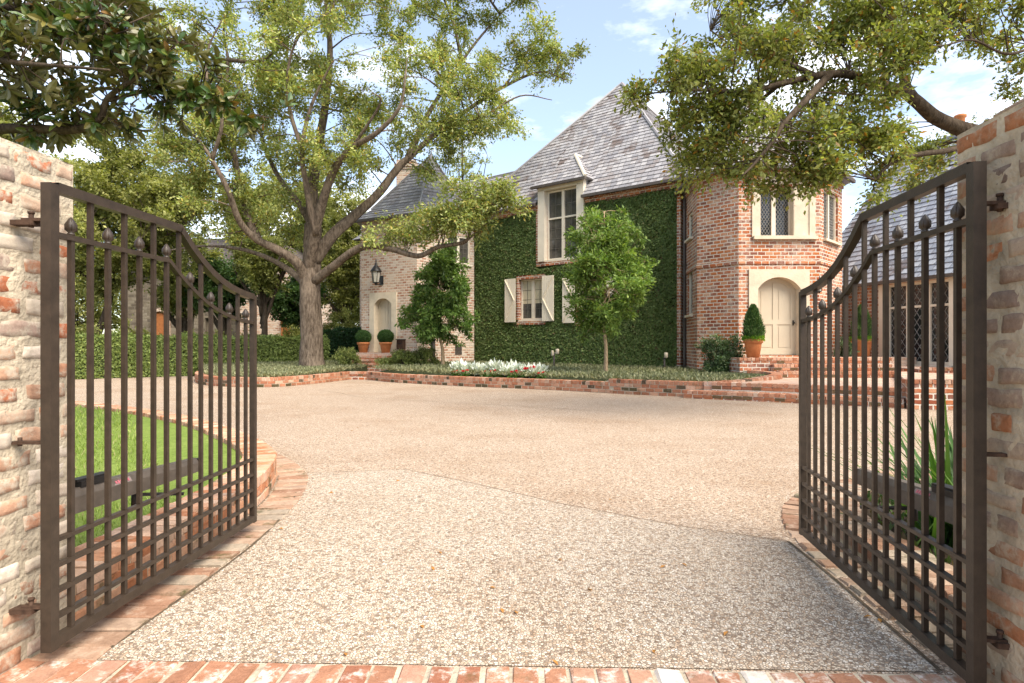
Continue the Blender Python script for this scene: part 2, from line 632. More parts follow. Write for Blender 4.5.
M['wall_stone'] = m_brickwall('stone_wall', [(0.13, 0.105, 0.075), (0.17, 0.14, 0.10), (0.10, 0.08, 0.06), (0.19, 0.16, 0.12)], (0.18, 0.15, 0.115), 0.5, 0.24, 0.03, 0.2)
M['paving'] = m_brickwall('brick_paving', [(0.50, 0.30, 0.21), (0.56, 0.37, 0.28), (0.44, 0.24, 0.16), (0.60, 0.44, 0.34)], (0.60, 0.50, 0.40), 0.21, 0.105, 0.014, 0.7, (0.62, 0.48, 0.38))
M['slate'] = m_slate('slate_lilac', [(0.255, 0.245, 0.255), (0.32, 0.31, 0.315), (0.21, 0.205, 0.22), (0.37, 0.355, 0.355), (0.28, 0.268, 0.275), (0.24, 0.215, 0.21), (0.34, 0.33, 0.34)])
M['roof_dark'] = m_slate('roof_brown', [(0.12, 0.10, 0.09), (0.15, 0.125, 0.11), (0.10, 0.085, 0.08)])
M['slate_blue'] = m_slate('slate_bluegrey', [(0.24, 0.26, 0.30), (0.30, 0.32, 0.36), (0.20, 0.22, 0.26), (0.34, 0.36, 0.39)])
M['stone'] = m_plain('limestone', (0.56, 0.475, 0.355), 0.8, 0.12, 3.0, 0.2, 0.006)
M['trim'] = m_plain('cream_paint', (0.68, 0.60, 0.475), 0.55, 0.06, 2.5, 0.3)
M['door'] = m_plain('door_paint', (0.47, 0.40, 0.295), 0.5, 0.05, 2.0, 0.35)
M['glass'] = m_plain('dark_pane', (0.016, 0.018, 0.019), 0.06, 0.3, 1.0, 0.5)
M['bronze'] = m_plain('muntin_bronze', (0.13, 0.115, 0.095), 0.5, 0.1)
M['glass_painted_reflection'] = m_plain('pane_painted_reflection', (0.075, 0.068, 0.058), 0.05, 0.5, 2.5, 0.5)  # brown-grey reflection of daylight painted into the pane's base colour
M['lead'] = m_plain('lead_came', (0.24, 0.23, 0.21), 0.5, 0.15, 8.0, 0.4)
M['blind'] = m_plain('cream_blind', (0.56, 0.48, 0.33), 0.3, 0.08, 3.0, 0.4)
M['iron'] = m_plain('gate_paint', (0.036, 0.025, 0.017), 0.45, 0.3, 22.0, 0.4, 0.0006)
M['rust'] = m_plain('rusty_iron', (0.062, 0.036, 0.024), 0.8, 0.45, 30.0, 0.2, 0.001)
M['op_body'] = m_plain('operator_housing', (0.105, 0.085, 0.068), 0.42, 0.25, 18.0, 0.4)
M['black'] = m_plain('black_plastic', (0.014, 0.013, 0.013), 0.45, 0.2, 8.0, 0.4)
M['sticker'] = m_plain('sticker_grey', (0.24, 0.19, 0.17), 0.5, 0.05)
M['sticker_red'] = m_plain('sticker_red', (0.46, 0.13, 0.16), 0.5, 0.05)
M['gutter'] = m_plain('gutter_bronze', (0.075, 0.06, 0.05), 0.5, 0.25, 4.0, 0.4)
M['terracotta'] = m_plain('terracotta', (0.44, 0.17, 0.065), 0.8, 0.22, 7.0, 0.2)
M['lantern_glass'] = m_plain('lantern_glass', (0.42, 0.40, 0.34), 0.1, 0.1, 3.0, 0.5)
M['wood'] = m_plain('orange_wood', (0.28, 0.10, 0.03), 0.7, 0.25, 5.0)
M['bark_oak'] = m_bark('bark_oak', (0.055, 0.040, 0.028), (0.20, 0.155, 0.115))
M['bark_dark'] = m_bark('bark_dark', (0.035, 0.025, 0.018), (0.10, 0.075, 0.052))
M['bark_thin'] = m_bark('bark_pale', (0.22, 0.15, 0.09), (0.40, 0.30, 0.19), 3.0)
M['leaf'] = m_leaf('leaf_soft', 0.38, 0.5, 0.3)
M['leaf_gloss'] = m_leaf('leaf_glossy', 0.16, 0.28, 0.5, (0.115, 0.11, 0.035))
M['leaf_hard'] = m_leaf('leaf_small', 0.25, 0.5, 0.3)
M['blade'] = m_leaf('grass_blade', 0.3, 0.55, 0.25)
M['petal'] = m_leaf('petal', 0.2, 0.6, 0.2)

PAL_LEFT = [((0.47, 0.39, 0.31), 3), ((0.41, 0.29, 0.21), 4), ((0.37, 0.195, 0.12), 3.5), ((0.36, 0.13, 0.065), 2.6), ((0.42, 0.255, 0.17), 4), ((0.28, 0.205, 0.165), 1.4), ((0.52, 0.45, 0.375), 2)]
PAL_RIGHT = [((0.27, 0.145, 0.085), 3), ((0.31, 0.135, 0.065), 1.6), ((0.24, 0.17, 0.125), 4), ((0.33, 0.25, 0.18), 4), ((0.19, 0.14, 0.11), 2), ((0.38, 0.23, 0.145), 2), ((0.42, 0.34, 0.255), 2)]
PAL_CURB = [((0.46, 0.24, 0.14), 4), ((0.52, 0.30, 0.19), 4), ((0.40, 0.17, 0.085), 3), ((0.56, 0.38, 0.27), 3), ((0.36, 0.22, 0.15), 1)]
PAL_WALL = [((0.37, 0.175, 0.105), 4), ((0.41, 0.225, 0.145), 3), ((0.33, 0.135, 0.075), 3), ((0.46, 0.295, 0.21), 2), ((0.10, 0.07, 0.045), 0.35)]
PAL_TREAD = [((0.44, 0.22, 0.135), 4), ((0.48, 0.28, 0.19), 3), ((0.38, 0.16, 0.09), 2.5), ((0.50, 0.36, 0.27), 1.2)]
PAL_RISER = [((0.34, 0.135, 0.07), 4), ((0.26, 0.11, 0.065), 3), ((0.13, 0.085, 0.045), 2.5), ((0.40, 0.19, 0.11), 2)]
PAL_LOW = [((0.35, 0.16, 0.095), 4), ((0.29, 0.125, 0.07), 3), ((0.085, 0.065, 0.035), 2.2), ((0.44, 0.25, 0.16), 2)]
PAL_BAND = [((0.31, 0.20, 0.135), 4), ((0.35, 0.25, 0.18), 3), ((0.27, 0.155, 0.10), 2), ((0.30, 0.25, 0.19), 2), ((0.30, 0.22, 0.16), 1)]
PAL_THR = [((0.33, 0.165, 0.10), 4), ((0.37, 0.215, 0.145), 3), ((0.29, 0.125, 0.075), 2), ((0.36, 0.20, 0.14), 1.5), ((0.62, 0.57, 0.50), 1.0)]


def pick(pal, jit=0.12):
    w = sum(p[1] for p in pal)
    x = random.uniform(0, w)
    for c, k in pal:
        x -= k
        if x <= 0:
            break
    f = 1 + random.uniform(-jit, jit)
    return tuple(min(1, q * f) for q in c)
# ------------------------------------------------------------------ ground and driveway
mb = MB()
mb.face([(-500, -500, -0.03), (500, -500, -0.03), (500, 900, -0.03), (-500, 900, -0.03)])
tag(mb.build('ground', M['earth']), 'dark earth and grass ground spreading beyond the house', 'ground', kind='structure')
mb = MB()
mb.face([(-34, -8, 0), (22, -8, 0), (22, 25, 0), (-34, 25, 0)])
tag(mb.build('driveway', M['drive']), 'tan pebble concrete driveway sweeping from the gates to the house', 'driveway', kind='structure')

left_edge = [(-1.72, 2.47), (-1.70, 2.9), (-1.68, 3.4), (-1.685, 4.0), (-1.76, 4.7), (-1.92, 5.35), (-2.15, 6.05)]
joint_line = [(-2.15, 6.05), (-1.11, 6.24), (-0.40, 5.65), (0.39, 4.90), (1.20, 4.29), (1.82, 3.95)]
right_edge = [(1.82, 3.95), (1.79, 3.4), (1.75, 2.9), (1.70, 2.38)]
le = catmull([V(*p, 0) for p in left_edge], 4)
jl = [V(*p, 0) for p in joint_line]
re_ = catmull([V(*p, 0) for p in right_edge], 4)
poly = [V(1.70, 2.38, 0.004), V(-1.72, 2.47, 0.004)] + [V(p.x, p.y, 0.004) for p in le[1:]] + [V(p.x, p.y, 0.004) for p in jl[1:]] + [V(p.x, p.y, 0.004) for p in re_[1:-1]]
mb = MB()
mb.face(poly[::-1])
tag(mb.build('driveway_apron', M['panel']), 'paler speckled pebble concrete apron between the open gates', 'driveway', kind='structure')


def strip(mb, pts, w, z):
    for a, b in zip(pts, pts[1:]):
        d = (b - a).normalized()
        n = V(-d.y, d.x, 0) * w / 2
        mb.face([V(a.x - n.x, a.y - n.y, z), V(b.x - n.x, b.y - n.y, z), V(b.x + n.x, b.y + n.y, z), V(a.x + n.x, a.y + n.y, z)])


mb = MB()
strip(mb, le, 0.014, 0.008)
strip(mb, jl, 0.009, 0.009)
strip(mb, re_, 0.018, 0.008)
strip(mb, catmull([V(-9.5, 15.5, 0), V(-5.6, 17, 0), V(-3.6, 14.8, 0), V(0, 12.8, 0), V(2.2, 11.5, 0)], 6), 0.014, 0.005)
tag(mb.build('driveway_joints', M['joint']), 'dark control joints crossing the pebble driveway', 'driveway joint', kind='structure')


# ------------------------------------------------------------------ brick courses laid along a path
def course(mb, pts, step, depth, height, ztop, inset, pal, side=1, gap=0.012, jit=0.004, ch=0.007, s0=0.0, s1=None, face_out=False, mi=0):
    """bricks along pts; 'side' +1 puts their depth to the left of travel. ztop: number or function of s"""
    S = arclen(pts)
    L = S[-1] if s1 is None else s1
    s = s0 + step / 2
    while s < L - step * 0.3:
        p, t = at_s(pts, S, s)
        nrm = V(-t.y, t.x, 0) * side
        z = ztop(s) if callable(ztop) else ztop
        c = p + nrm * (inset + depth / 2)
        c.z = z - height / 2
        w = step - gap + random.uniform(-0.5, 0.5) * gap
        zj = random.uniform(-1, 1) * jit * 0.6
        c.z += zj
        if face_out:      # exposed face looks to the right of travel
            o = -nrm
            mb.brick(c, (w, height, depth), (t, o.cross(t).normalized(), o), pick(pal), ch, jit, mi)
        else:
            mb.brick(c, (w, depth, height), (t, V(0, 0, 1).cross(t), V(0, 0, 1)), pick(pal), ch, jit, mi)
        s += step


def core(mb, pts, inset, depth, z0, ztop, side=1, mi=1):
    """solid mortar body of a low wall along pts"""
    S = arclen(pts)
    prof = []
    for i, p in enumerate(pts):
        t = (pts[min(i + 1, len(pts) - 1)] - pts[max(i - 1, 0)]).normalized()
        n = V(-t.y, t.x, 0) * side
        z = ztop(S[i]) if callable(ztop) else ztop
        a, b = p + n * inset, p + n * (inset + depth)
        prof.append((V(a.x, a.y, z0), V(a.x, a.y, z), V(b.x, b.y, z), V(b.x, b.y, z0)))
    for q, r in zip(prof, prof[1:]):
        for k in range(3):
            f = [q[k], r[k], r[k + 1], q[k + 1]]
            mb.face(f if side < 0 else f[::-1], None, None, mi)
    mb.face(list(prof[0]), None, None, mi)
    mb.face(list(prof[-1])[::-1], None, None, mi)


# left: raised curb round the lawn and the flush band at its foot
lc = catmull([V(*p, 0) for p in [(-1.99, 2.74), (-1.985, 3.6), (-2.0, 4.5), (-2.13, 5.3), (-2.42, 6.1), (-3.2, 7.2), (-4.5, 8.65), (-6.4, 10.2), (-8.8, 11.6), (-12.5, 12.8), (-18, 13.4)]], 5)
mb = MB()
core(mb, lc, 0.008, 0.28, -0.05, 0.225, 1)
course(mb, lc, 0.098, 0.30, 0.085, 0.245, 0.0, PAL_CURB)
for k, z in enumerate((0.158, 0.078)):
    course(mb, lc, 0.215, 0.1, 0.068, z, 0.0, PAL_CURB, s0=-0.1 * k, s1=14, face_out=True)
tag(mb.build('lawn_curb', [M['brick_curb'], M['mortar']], origin=(-2, 2.8, 0)), 'low curved brick curb holding the lawn behind the iron gate', 'brick curb')
mb = MB()
course(mb, lc, 0.132, 0.27, 0.06, 0.014, -0.285, PAL_BAND, s0=-0.3, s1=16, gap=0.016, jit=0.006)
tag(mb.build('curb_band', M['brick_curb']), 'flush mossy brick band between curved lawn curb and driveway', 'brick band', kind='structure')

# right: flush band and low planter curb behind the other gate
rc = catmull([V(*p, 0) for p in [(2.03, 2.42), (2.06, 3.1), (2.10, 3.7), (2.22, 4.3), (2.55, 4.9), (3.2, 5.45), (4.4, 5.9), (6.0, 6.1), (9, 6.2)]], 5)
mb = MB()
core(mb, rc, 0.008, 0.24, -0.05, 0.115, -1)
course(mb, rc, 0.10, 0.27, 0.085, 0.135, 0.0, PAL_BAND, side=-1)
tag(mb.build('planter_curb', [M['brick_curb'], M['mortar_dark']], origin=(2.1, 2.5, 0)), 'low mossy brick curb round the spiky planting bed behind the gate', 'brick curb')
mb = MB()
course(mb, rc, 0.132, 0.24, 0.06, 0.013, -0.255, PAL_BAND, side=-1, s1=9, gap=0.018, jit=0.007)
tag(mb.build('planter_band', M['brick_curb']), 'flush brick band with moss beside the planting bed curb', 'brick band', kind='structure')
mb = MB()
poly = [(p.x + 0.2, p.y - 0.12) for p in rc]
mb.prism(poly[::-1] + [(2.4, 2.45)], -0.02, 0.09)
mb.prism([(2.4, 2.43), (9.2, 1.0), (9.2, 6.0)], -0.02, 0.089)
tag(mb.build('planting_bed', M['soil']), 'dark soil planting bed behind the iron gate by the weathered pillar', 'planting bed', kind='structure')

# threshold of brick headers across the opening
ta, tb = V(-2.35, 2.486, 0), V(2.2, 2.34, 0)
mb = MB()
td = (tb - ta).normalized()
core(mb, [ta, tb], 0.0, 0.9, -0.05, 0.004, -1)
S = 0.0
for row in range(4):
    off = 0.0 + row * 0.215
    course(mb, [ta + td * (-0.05 * (row % 2)), tb], 0.112, 0.2, 0.05, 0.012, off + 0.008, PAL_THR, side=-1, gap=0.017, jit=0.005)
tag(mb.build('gate_threshold', [M['brick_thr'], M['mortar']]), 'row of worn brick headers across the gateway', 'threshold', kind='structure')


# ------------------------------------------------------------------ gate pillars: bricks modelled one by one in rough mortar
def bumpy(mb, o, U, W, N, lu, lw, dep, col, seed):
    nu, nw = 10, 6
    i = len(mb.v)
    for b in range(nw):
        for a in range(nu):
            fu, fw = a / (nu - 1), b / (nw - 1)
            # squeeze rows towards the rim so the edge rounds off quickly
            e1, e2 = 0.006 / lu, 0.006 / lw
            gu = 0 if a == 0 else 1 if a == nu - 1 else e1 + (1 - 2 * e1) * (a - 1) / (nu - 3)
            gw = 0 if b == 0 else 1 if b == nw - 1 else e2 + (1 - 2 * e2) * (b - 1) / (nw - 3)
            rim = a in (0, nu - 1) or b in (0, nw - 1)
            p = o + U * (gu * lu) + W * (gw * lw)
            q = p * 14 + V(seed, seed * 0.7, 0)
            wob = V(noise.noise(q), noise.noise(q + V(9, 0, 0)), noise.noise(q + V(0, 7, 0)))
            h = -0.007 if rim else dep + 0.003 * wob.z + 0.003 * noise.noise(p * 45)
            mb.v.append(p + U * wob.x * 0.009 + W * wob.y * 0.008 + N * h)
    for b in range(nw - 1):
        for a in range(nu - 1):
            k = i + b * nu + a
            mb.addf((k, k + 1, k + nu + 1, k + nu), None, col, 0, True)


def pillar(name, corner, ux, uy, sx, sy, h, pal, mats, label):
    """corner = ground corner; ux, uy unit directions of the two sides (ccw from above)"""
    mb = MB()
    ux, uy = Vector(ux), Vector(uy)
    c = Vector(corner)
    Z = V(0, 0, 1)
    sides = [(c, ux, sx), (c + ux * sx, uy, sy), (c + ux * sx + uy * sy, -ux, sx), (c + uy * sy, -uy, sy)]
    ph = h / 24
    for k, (o, U, L) in enumerate(sides):
        N = V(U.y, -U.x, 0)
        # mortar sheet
        nx, nz = int(L / 0.03), int(h / 0.03)
        i = len(mb.v)
        for b in range(nz + 1):
            for a in range(nx + 1):
                p = o + U * (L * a / nx) + Z * (h * b / nz)
                e = 0 if a in (0, nx) else 1
                mb.v.append(p + N * (e * (0.007 * noise.noise(p * 11) + 0.004 * noise.noise(p * 37))))
        for b in range(nz):
            for a in range(nx):
                q = i + b * (nx + 1) + a
                mb.addf((q, q + 1, q + nx + 2, q + nx + 1), None, None, 1, True)
        # bricks
        nrow = 24
        for r in range(nrow):
            z = 0.012 + r * ph + random.uniform(-0.004, 0.004)
            x = 0.012 if (r + k) % 2 else -0.0
            first = True
            while x < L - 0.05:
                l = random.choice((0.205, 0.2, 0.19, 0.215, 0.1, 0.16))
                if first and (r + k) % 2:
                    l = 0.1
                first = False
                l = min(l, L - x - 0.004)
                if l > 0.05:
                    bumpy(mb, o + U * x + Z * z, U, Z, N, l, ph - random.uniform(0.016, 0.03), random.uniform(0.0, 0.006), pick(pal, 0.16), random.uniform(0, 50))
                x += l + random.uniform(0.018, 0.034)
    top = [s[0] + Z * h for s in sides]
    mb.face(top, None, None, 1)
    # flat cap bricks
    for a in range(int(sx / 0.11)):
        for b in range(int(sy / 0.22)):
            q = c + ux * (0.05 + a * 0.11) + uy * (0.11 + b * 0.22) + Z * (h + 0.002)
            mb.brick(q, (0.095, 0.2, 0.03), (ux, uy, Z), pick(pal))
    return mb.build(name, mats, origin=c)


ang = R(3.5)
gx, gy = V(math.cos(ang), -math.sin(ang), 0), V(math.sin(ang), math.cos(ang), 0)
lp = V(-1.975, 2.70, 0)            # far inner corner of the left pillar
tag(pillar('gate_pillar', lp - gx * 0.62 - gy * 0.62, gx, gy, 0.62, 0.62, 2.11, PAL_LEFT, [M['brick_left'], M['mortar']], ''),
    'limewashed cream and salmon brick gate pillar beside the lawn', 'gate pillar', 'brick gate pillars')
rp = V(1.755, 2.365, 0)
tag(pillar('gate_pillar', rp - gy * 0.62, gx, gy, 0.62, 0.62, 2.125, PAL_RIGHT, [M['brick_right'], M['mortar_dark']], ''),
    'darker weathered brown and orange brick gate pillar beside the spiky plant', 'gate pillar', 'brick gate pillars')


# ------------------------------------------------------------------ the wrought gates
GW = 1.75


def top_z(s):
    pts = [(0, 1.936), (0.5, 1.936), (0.5625, 1.855), (0.625, 1.79), (0.6875, 1.735), (0.75, 1.695), (0.8125, 1.668), (0.875, 1.650), (0.9375, 1.638), (1.0, 1.632)]
    for (a, b), (c, d) in zip(pts, pts[1:]):
        if s <= c:
            return b + (d - b) * (s - a) / (c - a)
    return pts[-1][1]


def low_z(s):
    s2 = min(1.0, max(0.0, (s - 0.445) / (1 - 0.445))) * 0.5 + 0.5
    drop = 1.936 - top_z(s2)
    return 1.746 - drop * (1.746 - 1.452) / (1.936 - 1.632)


def make_gate(label):
    root = thing('iron_gate', (0, 0, 0), label, 'gate', 'open iron driveway gates')
    m = MB(); m.box((0, 0, 1.012), (0.043, 0.043, 1.868)); m.build('post', M['iron'], root)
    m = MB(); m.box((GW, 0, (0.085 + top_z(1)) / 2), (0.036, 0.036, top_z(1) - 0.085 + 0.018)); m.build('post', M['iron'], root)

    def sweep(fn, x0, x1, w, h, name):
        m = MB()
        xs = [x0 + (x1 - x0) * i / 32 for i in range(33)]
        brk = 0.5 * GW if fn is top_z else 0.445 * GW
        xs = sorted(xs + [brk])
        pts = [V(x, 0, fn(x / GW)) for x in xs]
        i0 = len(m.v)
        for k, p in enumerate(pts):
            t = (pts[min(k + 1, len(pts) - 1)] - pts[max(k - 1, 0)]).normalized()
            up = V(-t.z, 0, t.x)
            for (a, b) in ((-1, -1), (1, -1), (1, 1), (-1, 1)):
                m.v.append(p + V(0, a * w / 2, 0) + up * (b * h / 2))
        for k in range(len(pts) - 1):
            for q in range(4):
                q2 = (q + 1) % 4
                m.addf((i0 + k * 4 + q, i0 + k * 4 + q2, i0 + k * 4 + 4 + q2, i0 + k * 4 + 4 + q))
        m.build(name, M['iron'], root)
    sweep(top_z, 0.0215, GW - 0.018, 0.038, 0.04, 'top_rail')
    sweep(low_z, 0.0215, GW - 0.018, 0.028, 0.022, 'collar_rail')
    m = MB(); m.box((GW / 2, 0, 0.104), (GW - 0.04, 0.038, 0.040)); m.build('bottom_rail', M['iron'], root)
    for z in (0.512, 0.408, 0.304, 0.2):
        m = MB()
        m.box((GW / 2, 0, z), (GW - 0.04, 0.027, 0.017))
        m.build('cross_rail', M['iron'], root)
    for k in range(15):
        x = (k + 1) * GW / 16
        m = MB()
        w = 0.0195
        if k % 2:
            m.box((x, 0, (0.125 + top_z(x / GW)) / 2), (w, w, top_z(x / GW) - 0.125))
            m.build('bar', M['iron'], root)
        else:
            zt = low_z(x / GW)
            m.box((x, 0, (0.125 + zt) / 2), (w, w, zt - 0.125))
            b = m.build('bar', M['iron'], root)
            f = MB()
            f.lathe((x, 0, zt + 0.01), [(0.010, 0), (0.015, 0.003), (0.015, 0.009), (0.010, 0.013), (0.0195, 0.022), (0.022, 0.034), (0.0205, 0.047), (0.015, 0.060), (0.008, 0.071), (0.002, 0.078)], 12)
            for q in range(4):
                a = math.pi / 4 + q * math.pi / 2
                f.tube([V(x + 0.019 * math.cos(a), 0.019 * math.sin(a), zt + 0.032), V(x + 0.0195 * math.cos(a), 0.0195 * math.sin(a), zt + 0.056), V(x + 0.006 * math.cos(a), 0.006 * math.sin(a), zt + 0.083)], [0.0035, 0.004, 0.0015], 5)
            f.build('finial', M['iron'], b)
    # hinges: two straps with a pin, a stop bolt between them
    for z in (1.80, 0.255):
        m = MB()
        m.box((-0.055, 0, z), (0.10, 0.03, 0.012))
        m.box((-0.105, 0, z - 0.013), (0.10, 0.048, 0.02))
        m.tube([V(-0.075, 0, z - 0.03), V(-0.075, 0, z + 0.024)], 0.009, 10)
        m.tube([V(-0.075, 0, z + 0.024), V(-0.075, 0, z + 0.034)], 0.012, 6)
        m.build('hinge', M['rust'], root)
    m = MB()
    m.box((-0.09, 0, 0.91), (0.13, 0.028, 0.012))
    m.tube([V(-0.12, 0, 0.896), V(-0.12, 0, 0.93)], 0.008, 8)
    m.build('stop_bolt', M['rust'], root)
    return root


gl = make_gate('dark brown iron gate swung open in front of the lawn')
gr = copy_tree(gl)
gr['label'] = 'dark brown iron gate swung open in front of the steps and garage windows'
gl.location = (-1.848, 2.40, 0)
gl.rotation_euler = (0, 0, math.atan2(0.9994, 0.0333))
gr.location = (1.652, 2.135, 0.002)
gr.rotation_euler = (0, 0, math.atan2(0.9919, 0.1273))
# the hinge straps of each gate reach sideways to its pillar
for g, sgn in ((gl, 1), (gr, -1)):
    for ch in list(g.children):
        if ch.name.startswith(('hinge', 'stop_bolt')):
            ch.rotation_euler = (0, 0, R(-90) if sgn > 0 else R(90)) if False else (0, 0, R(-88 * sgn))


# ------------------------------------------------------------------ swing arm operators
def operator(label, a, b):
    """a = pillar end, b = free end"""
    a, b = Vector(a), Vector(b)
    root = thing('gate_opener', ((a.x + b.x) / 2, (a.y + b.y) / 2, min(a.z, b.z) - 0.1), label, 'gate opener', 'swing arm gate openers')
    d = (b - a).normalized()
    side = V(d.y, -d.x, 0)
    up = side.cross(d)
    m = MB()
    L = (b - a).length

    def hexa(s, w, h):
        return [a + d * s + side * (w * x) + up * (h * z) for x, z in ((-0.5, -0.5), (0.5, -0.5), (0.5, 0.18), (0.28, 0.5), (-0.28, 0.5), (-0.5, 0.18))]
    secs = [hexa(0, 0.105, 0.115), hexa(L * 0.5, 0.095, 0.105), hexa(L, 0.075, 0.085)]
    for q, r in zip(secs, secs[1:]):
        for k in range(6):
            k2 = (k + 1) % 6
            m.face([q[k], q[k2], r[k2], r[k]][::-1])
    m.face(secs[0]); m.face(secs[-1][::-1])
    body = m.build('arm_housing', M['op_body'], root)
    m = MB()
    m.box(a + d * (L * 0.16) + up * 0.07, (0.20, 0.075, 0.028), (d, -side, up))
    m.box(a + d * (L * 0.16) + up * 0.088, (0.23, 0.055, 0.012), (d, -side, up))
    m.build('cover', M['black'], root)
    m = MB(); m.box(b + d * 0.018, (0.04, 0.068, 0.078), (d, -side, up)); m.build('end_cap', M['black'], root)
    m = MB(); m.box(a - d * 0.04 - up * 0.02, (0.11, 0.05, 0.09), (d, -side, up)); m.bar(a - d * 0.08 - up * 0.03, a - d * 0.12 - up * 0.03 + V(0, -0.12, 0), 0.03); m.build('pillar_bracket', M['black'], root)
    c = a + d * (L * 0.47)
    tg = 1 if a.x < 0 else -1
    m = MB()
    m.bar(c - up * 0.07, c - up * 0.07 + V(0.22 * tg, 0.10, -0.02), 0.035, 0.012)
    m.tube([c - up * 0.04, c - up * 0.13], 0.014, 8)
    m.build('gate_bracket', M['black'], root)
    # sticker on the chamfered face towards the drive, its marks too small to read
    sd = side * tg if side.x > 0 else -side * tg
    n = (sd * 0.62 + up * 0.42).normalized()
    tt = d
    oo = n.cross(tt) if n.cross(tt).z > 0 else -n.cross(tt)
    cc = a + d * (L * 0.33) + sd * 0.0385 + up * 0.0335
    m = MB()
    m.box(cc, (0.13, 0.028, 0.004), (tt, oo, n))
    st = m.build('sticker', M['sticker'], body)
    m = MB()
    for k in range(6):
        hh = random.choice((0.016, 0.02))
        m.box(cc + tt * (-0.048 + 0.018 * k) + n * 0.003, (0.011, hh, 0.002), (tt, oo, n))
    m.build('sticker_marks', M['sticker_red'], body)
    return root


operator('grey brown swing arm gate opener over the lawn beside the limewashed pillar', (-2.10, 2.80, 0.565), (-2.05, 3.86, 0.53))
operator('grey brown swing arm gate opener in front of the spiky plant', (2.02, 2.60, 0.555), (2.07, 3.55, 0.525))

# ------------------------------------------------------------------ lawn
lawn_in = [p + V(-(lc[min(i + 1, len(lc) - 1)] - lc[max(i - 1, 0)]).normalized().y, (lc[min(i + 1, len(lc) - 1)] - lc[max(i - 1, 0)]).normalized().x, 0) * 0.28 for i, p in enumerate(lc)]
lp2 = [(p.x, p.y) for p in lawn_in]
lawn_poly = lp2[::-1] + [(-2.28, 1.0), (-18, 1.0)]
mb = MB()
mb.prism(lawn_poly[::-1], -0.02, 0.19)
tag(mb.build('lawn', M['turf']), 'smooth bright green lawn inside the curved brick curb', 'lawn', kind='structure')


def in_poly(x, y, poly):
    c = np.zeros(len(x), dtype=bool)
    n = len(poly)
    j = n - 1
    for i in range(n):
        xi, yi = poly[i]
        xj, yj = poly[j]
        t = ((yi > y) != (yj > y)) & (x < (xj - xi) * (y - yi) / (yj - yi + 1e-12) + xi)
        c ^= t
        j = i
    return c


def scatter(poly, n, dens=None):
    xs = np.array([p[0] for p in poly]); ys = np.array([p[1] for p in poly])
    x = rng.uniform(xs.min(), xs.max(), n); y = rng.uniform(ys.min(), ys.max(), n)
    k = in_poly(x, y, poly)
    if dens is not None:
        k &= rng.uniform(size=n) < dens(x, y)
    return x[k], y[k]


x, y = scatter(lawn_poly, 900000, lambda x, y: np.clip(6.0 / (x * x + y * y), 0.02, 1) * (y > 2.3) * (x < -0.70 * y + 0.6) * (x > -0.98 * y - 0.5))
n = len(x)
pos = np.stack([x, y, np.full(n, 0.185)], 1)
ax = np.stack([rng.normal(0, 0.55, n), rng.normal(0, 0.55, n), np.ones(n)], 1)
dist = np.sqrt(x * x + y * y)
co, q = leaf_geo(pos, ax, rand_dirs(n), rng.uniform(0.028, 0.05, n) * np.clip(dist / 5, 1, 2.2), 0.16)
tag(np_obj('lawn_grass', co, q, pick_cols(n, [((0.175, 0.245, 0.045), 4), ((0.225, 0.295, 0.06), 3), ((0.28, 0.33, 0.095), 1.2), ((0.30, 0.27, 0.13), 0.7)]), M['blade']),
    'short mown blades of bright green grass on the lawn', 'grass', kind='stuff')
print('lawn blades', n)
# ------------------------------------------------------------------ the house
HOUSE = thing('brick_house', (4, 24, 0.3), 'large brick house with steep slate roofs, ivy wall and two turrets behind the driveway', 'house')
Z3 = V(0, 0, 1)
A2, B2 = V(6.23, 22.0, 0), V(-1.85, 28.4, 0)
dAB = (B2 - A2).normalized()
nB = V(-dAB.y, dAB.x, 0)
if nB.y < 0:
    nB = -nB
EAVE = 7.32


def ray_s(px, p0, U):
    """distance along the wall line p0 + U s at which it crosses image column px"""
    k = (px - CX) / FPX
    return (k * p0.y - p0.x) / (U.x - k * U.y)


def zof(py, Y):
    return CAM_H - (py - HY) / FPX * Y


def wall(mb, p0, p1, z0, z1, holes=(), depth=0.22, mi=0):
    """brick wall seen with p0 on the left, real openings with reveals"""
    p0, p1 = Vector(p0), Vector(p1)
    U = (p1 - p0).normalized()
    N = V(U.y, -U.x, 0)
    L = (p1 - p0).length
    xs = sorted({0.0, L, *[h[0] for h in holes], *[h[1] for h in holes]})
    zs = sorted({z0, z1, *[h[2] for h in holes], *[h[3] for h in holes]})
    for a, b in zip(xs, xs[1:]):
        for c, d in zip(zs, zs[1:]):
            m = ((a + b) / 2, (c + d) / 2)
            if any(h[0] < m[0] < h[1] and h[2] < m[1] < h[3] for h in holes):
                continue
            mb.face([p0 + U * a + Z3 * c, p0 + U * b + Z3 * c, p0 + U * b + Z3 * d, p0 + U * a + Z3 * d], [(a, c), (b, c), (b, d), (a, d)], None, mi)
    for (a, b, c, d) in holes:
        o = p0 + U * a + Z3 * c
        w, h = b - a, d - c
        I = -N * depth
        q = [o, o + U * w, o + U * w + Z3 * h, o + Z3 * h]
        for i in range(4):
            if i == 2 and abs(d - z1) < 1e-6:
                continue
            j = (i + 1) % 4
            l = (q[j] - q[i]).length
            mb.face([q[i], q[i] + I, q[j] + I, q[j]], [(0, 0), (0, depth), (l, depth), (l, 0)], None, mi)
        mb.face([k + I for k in q], [(0, 0)] * 4, None, mi)


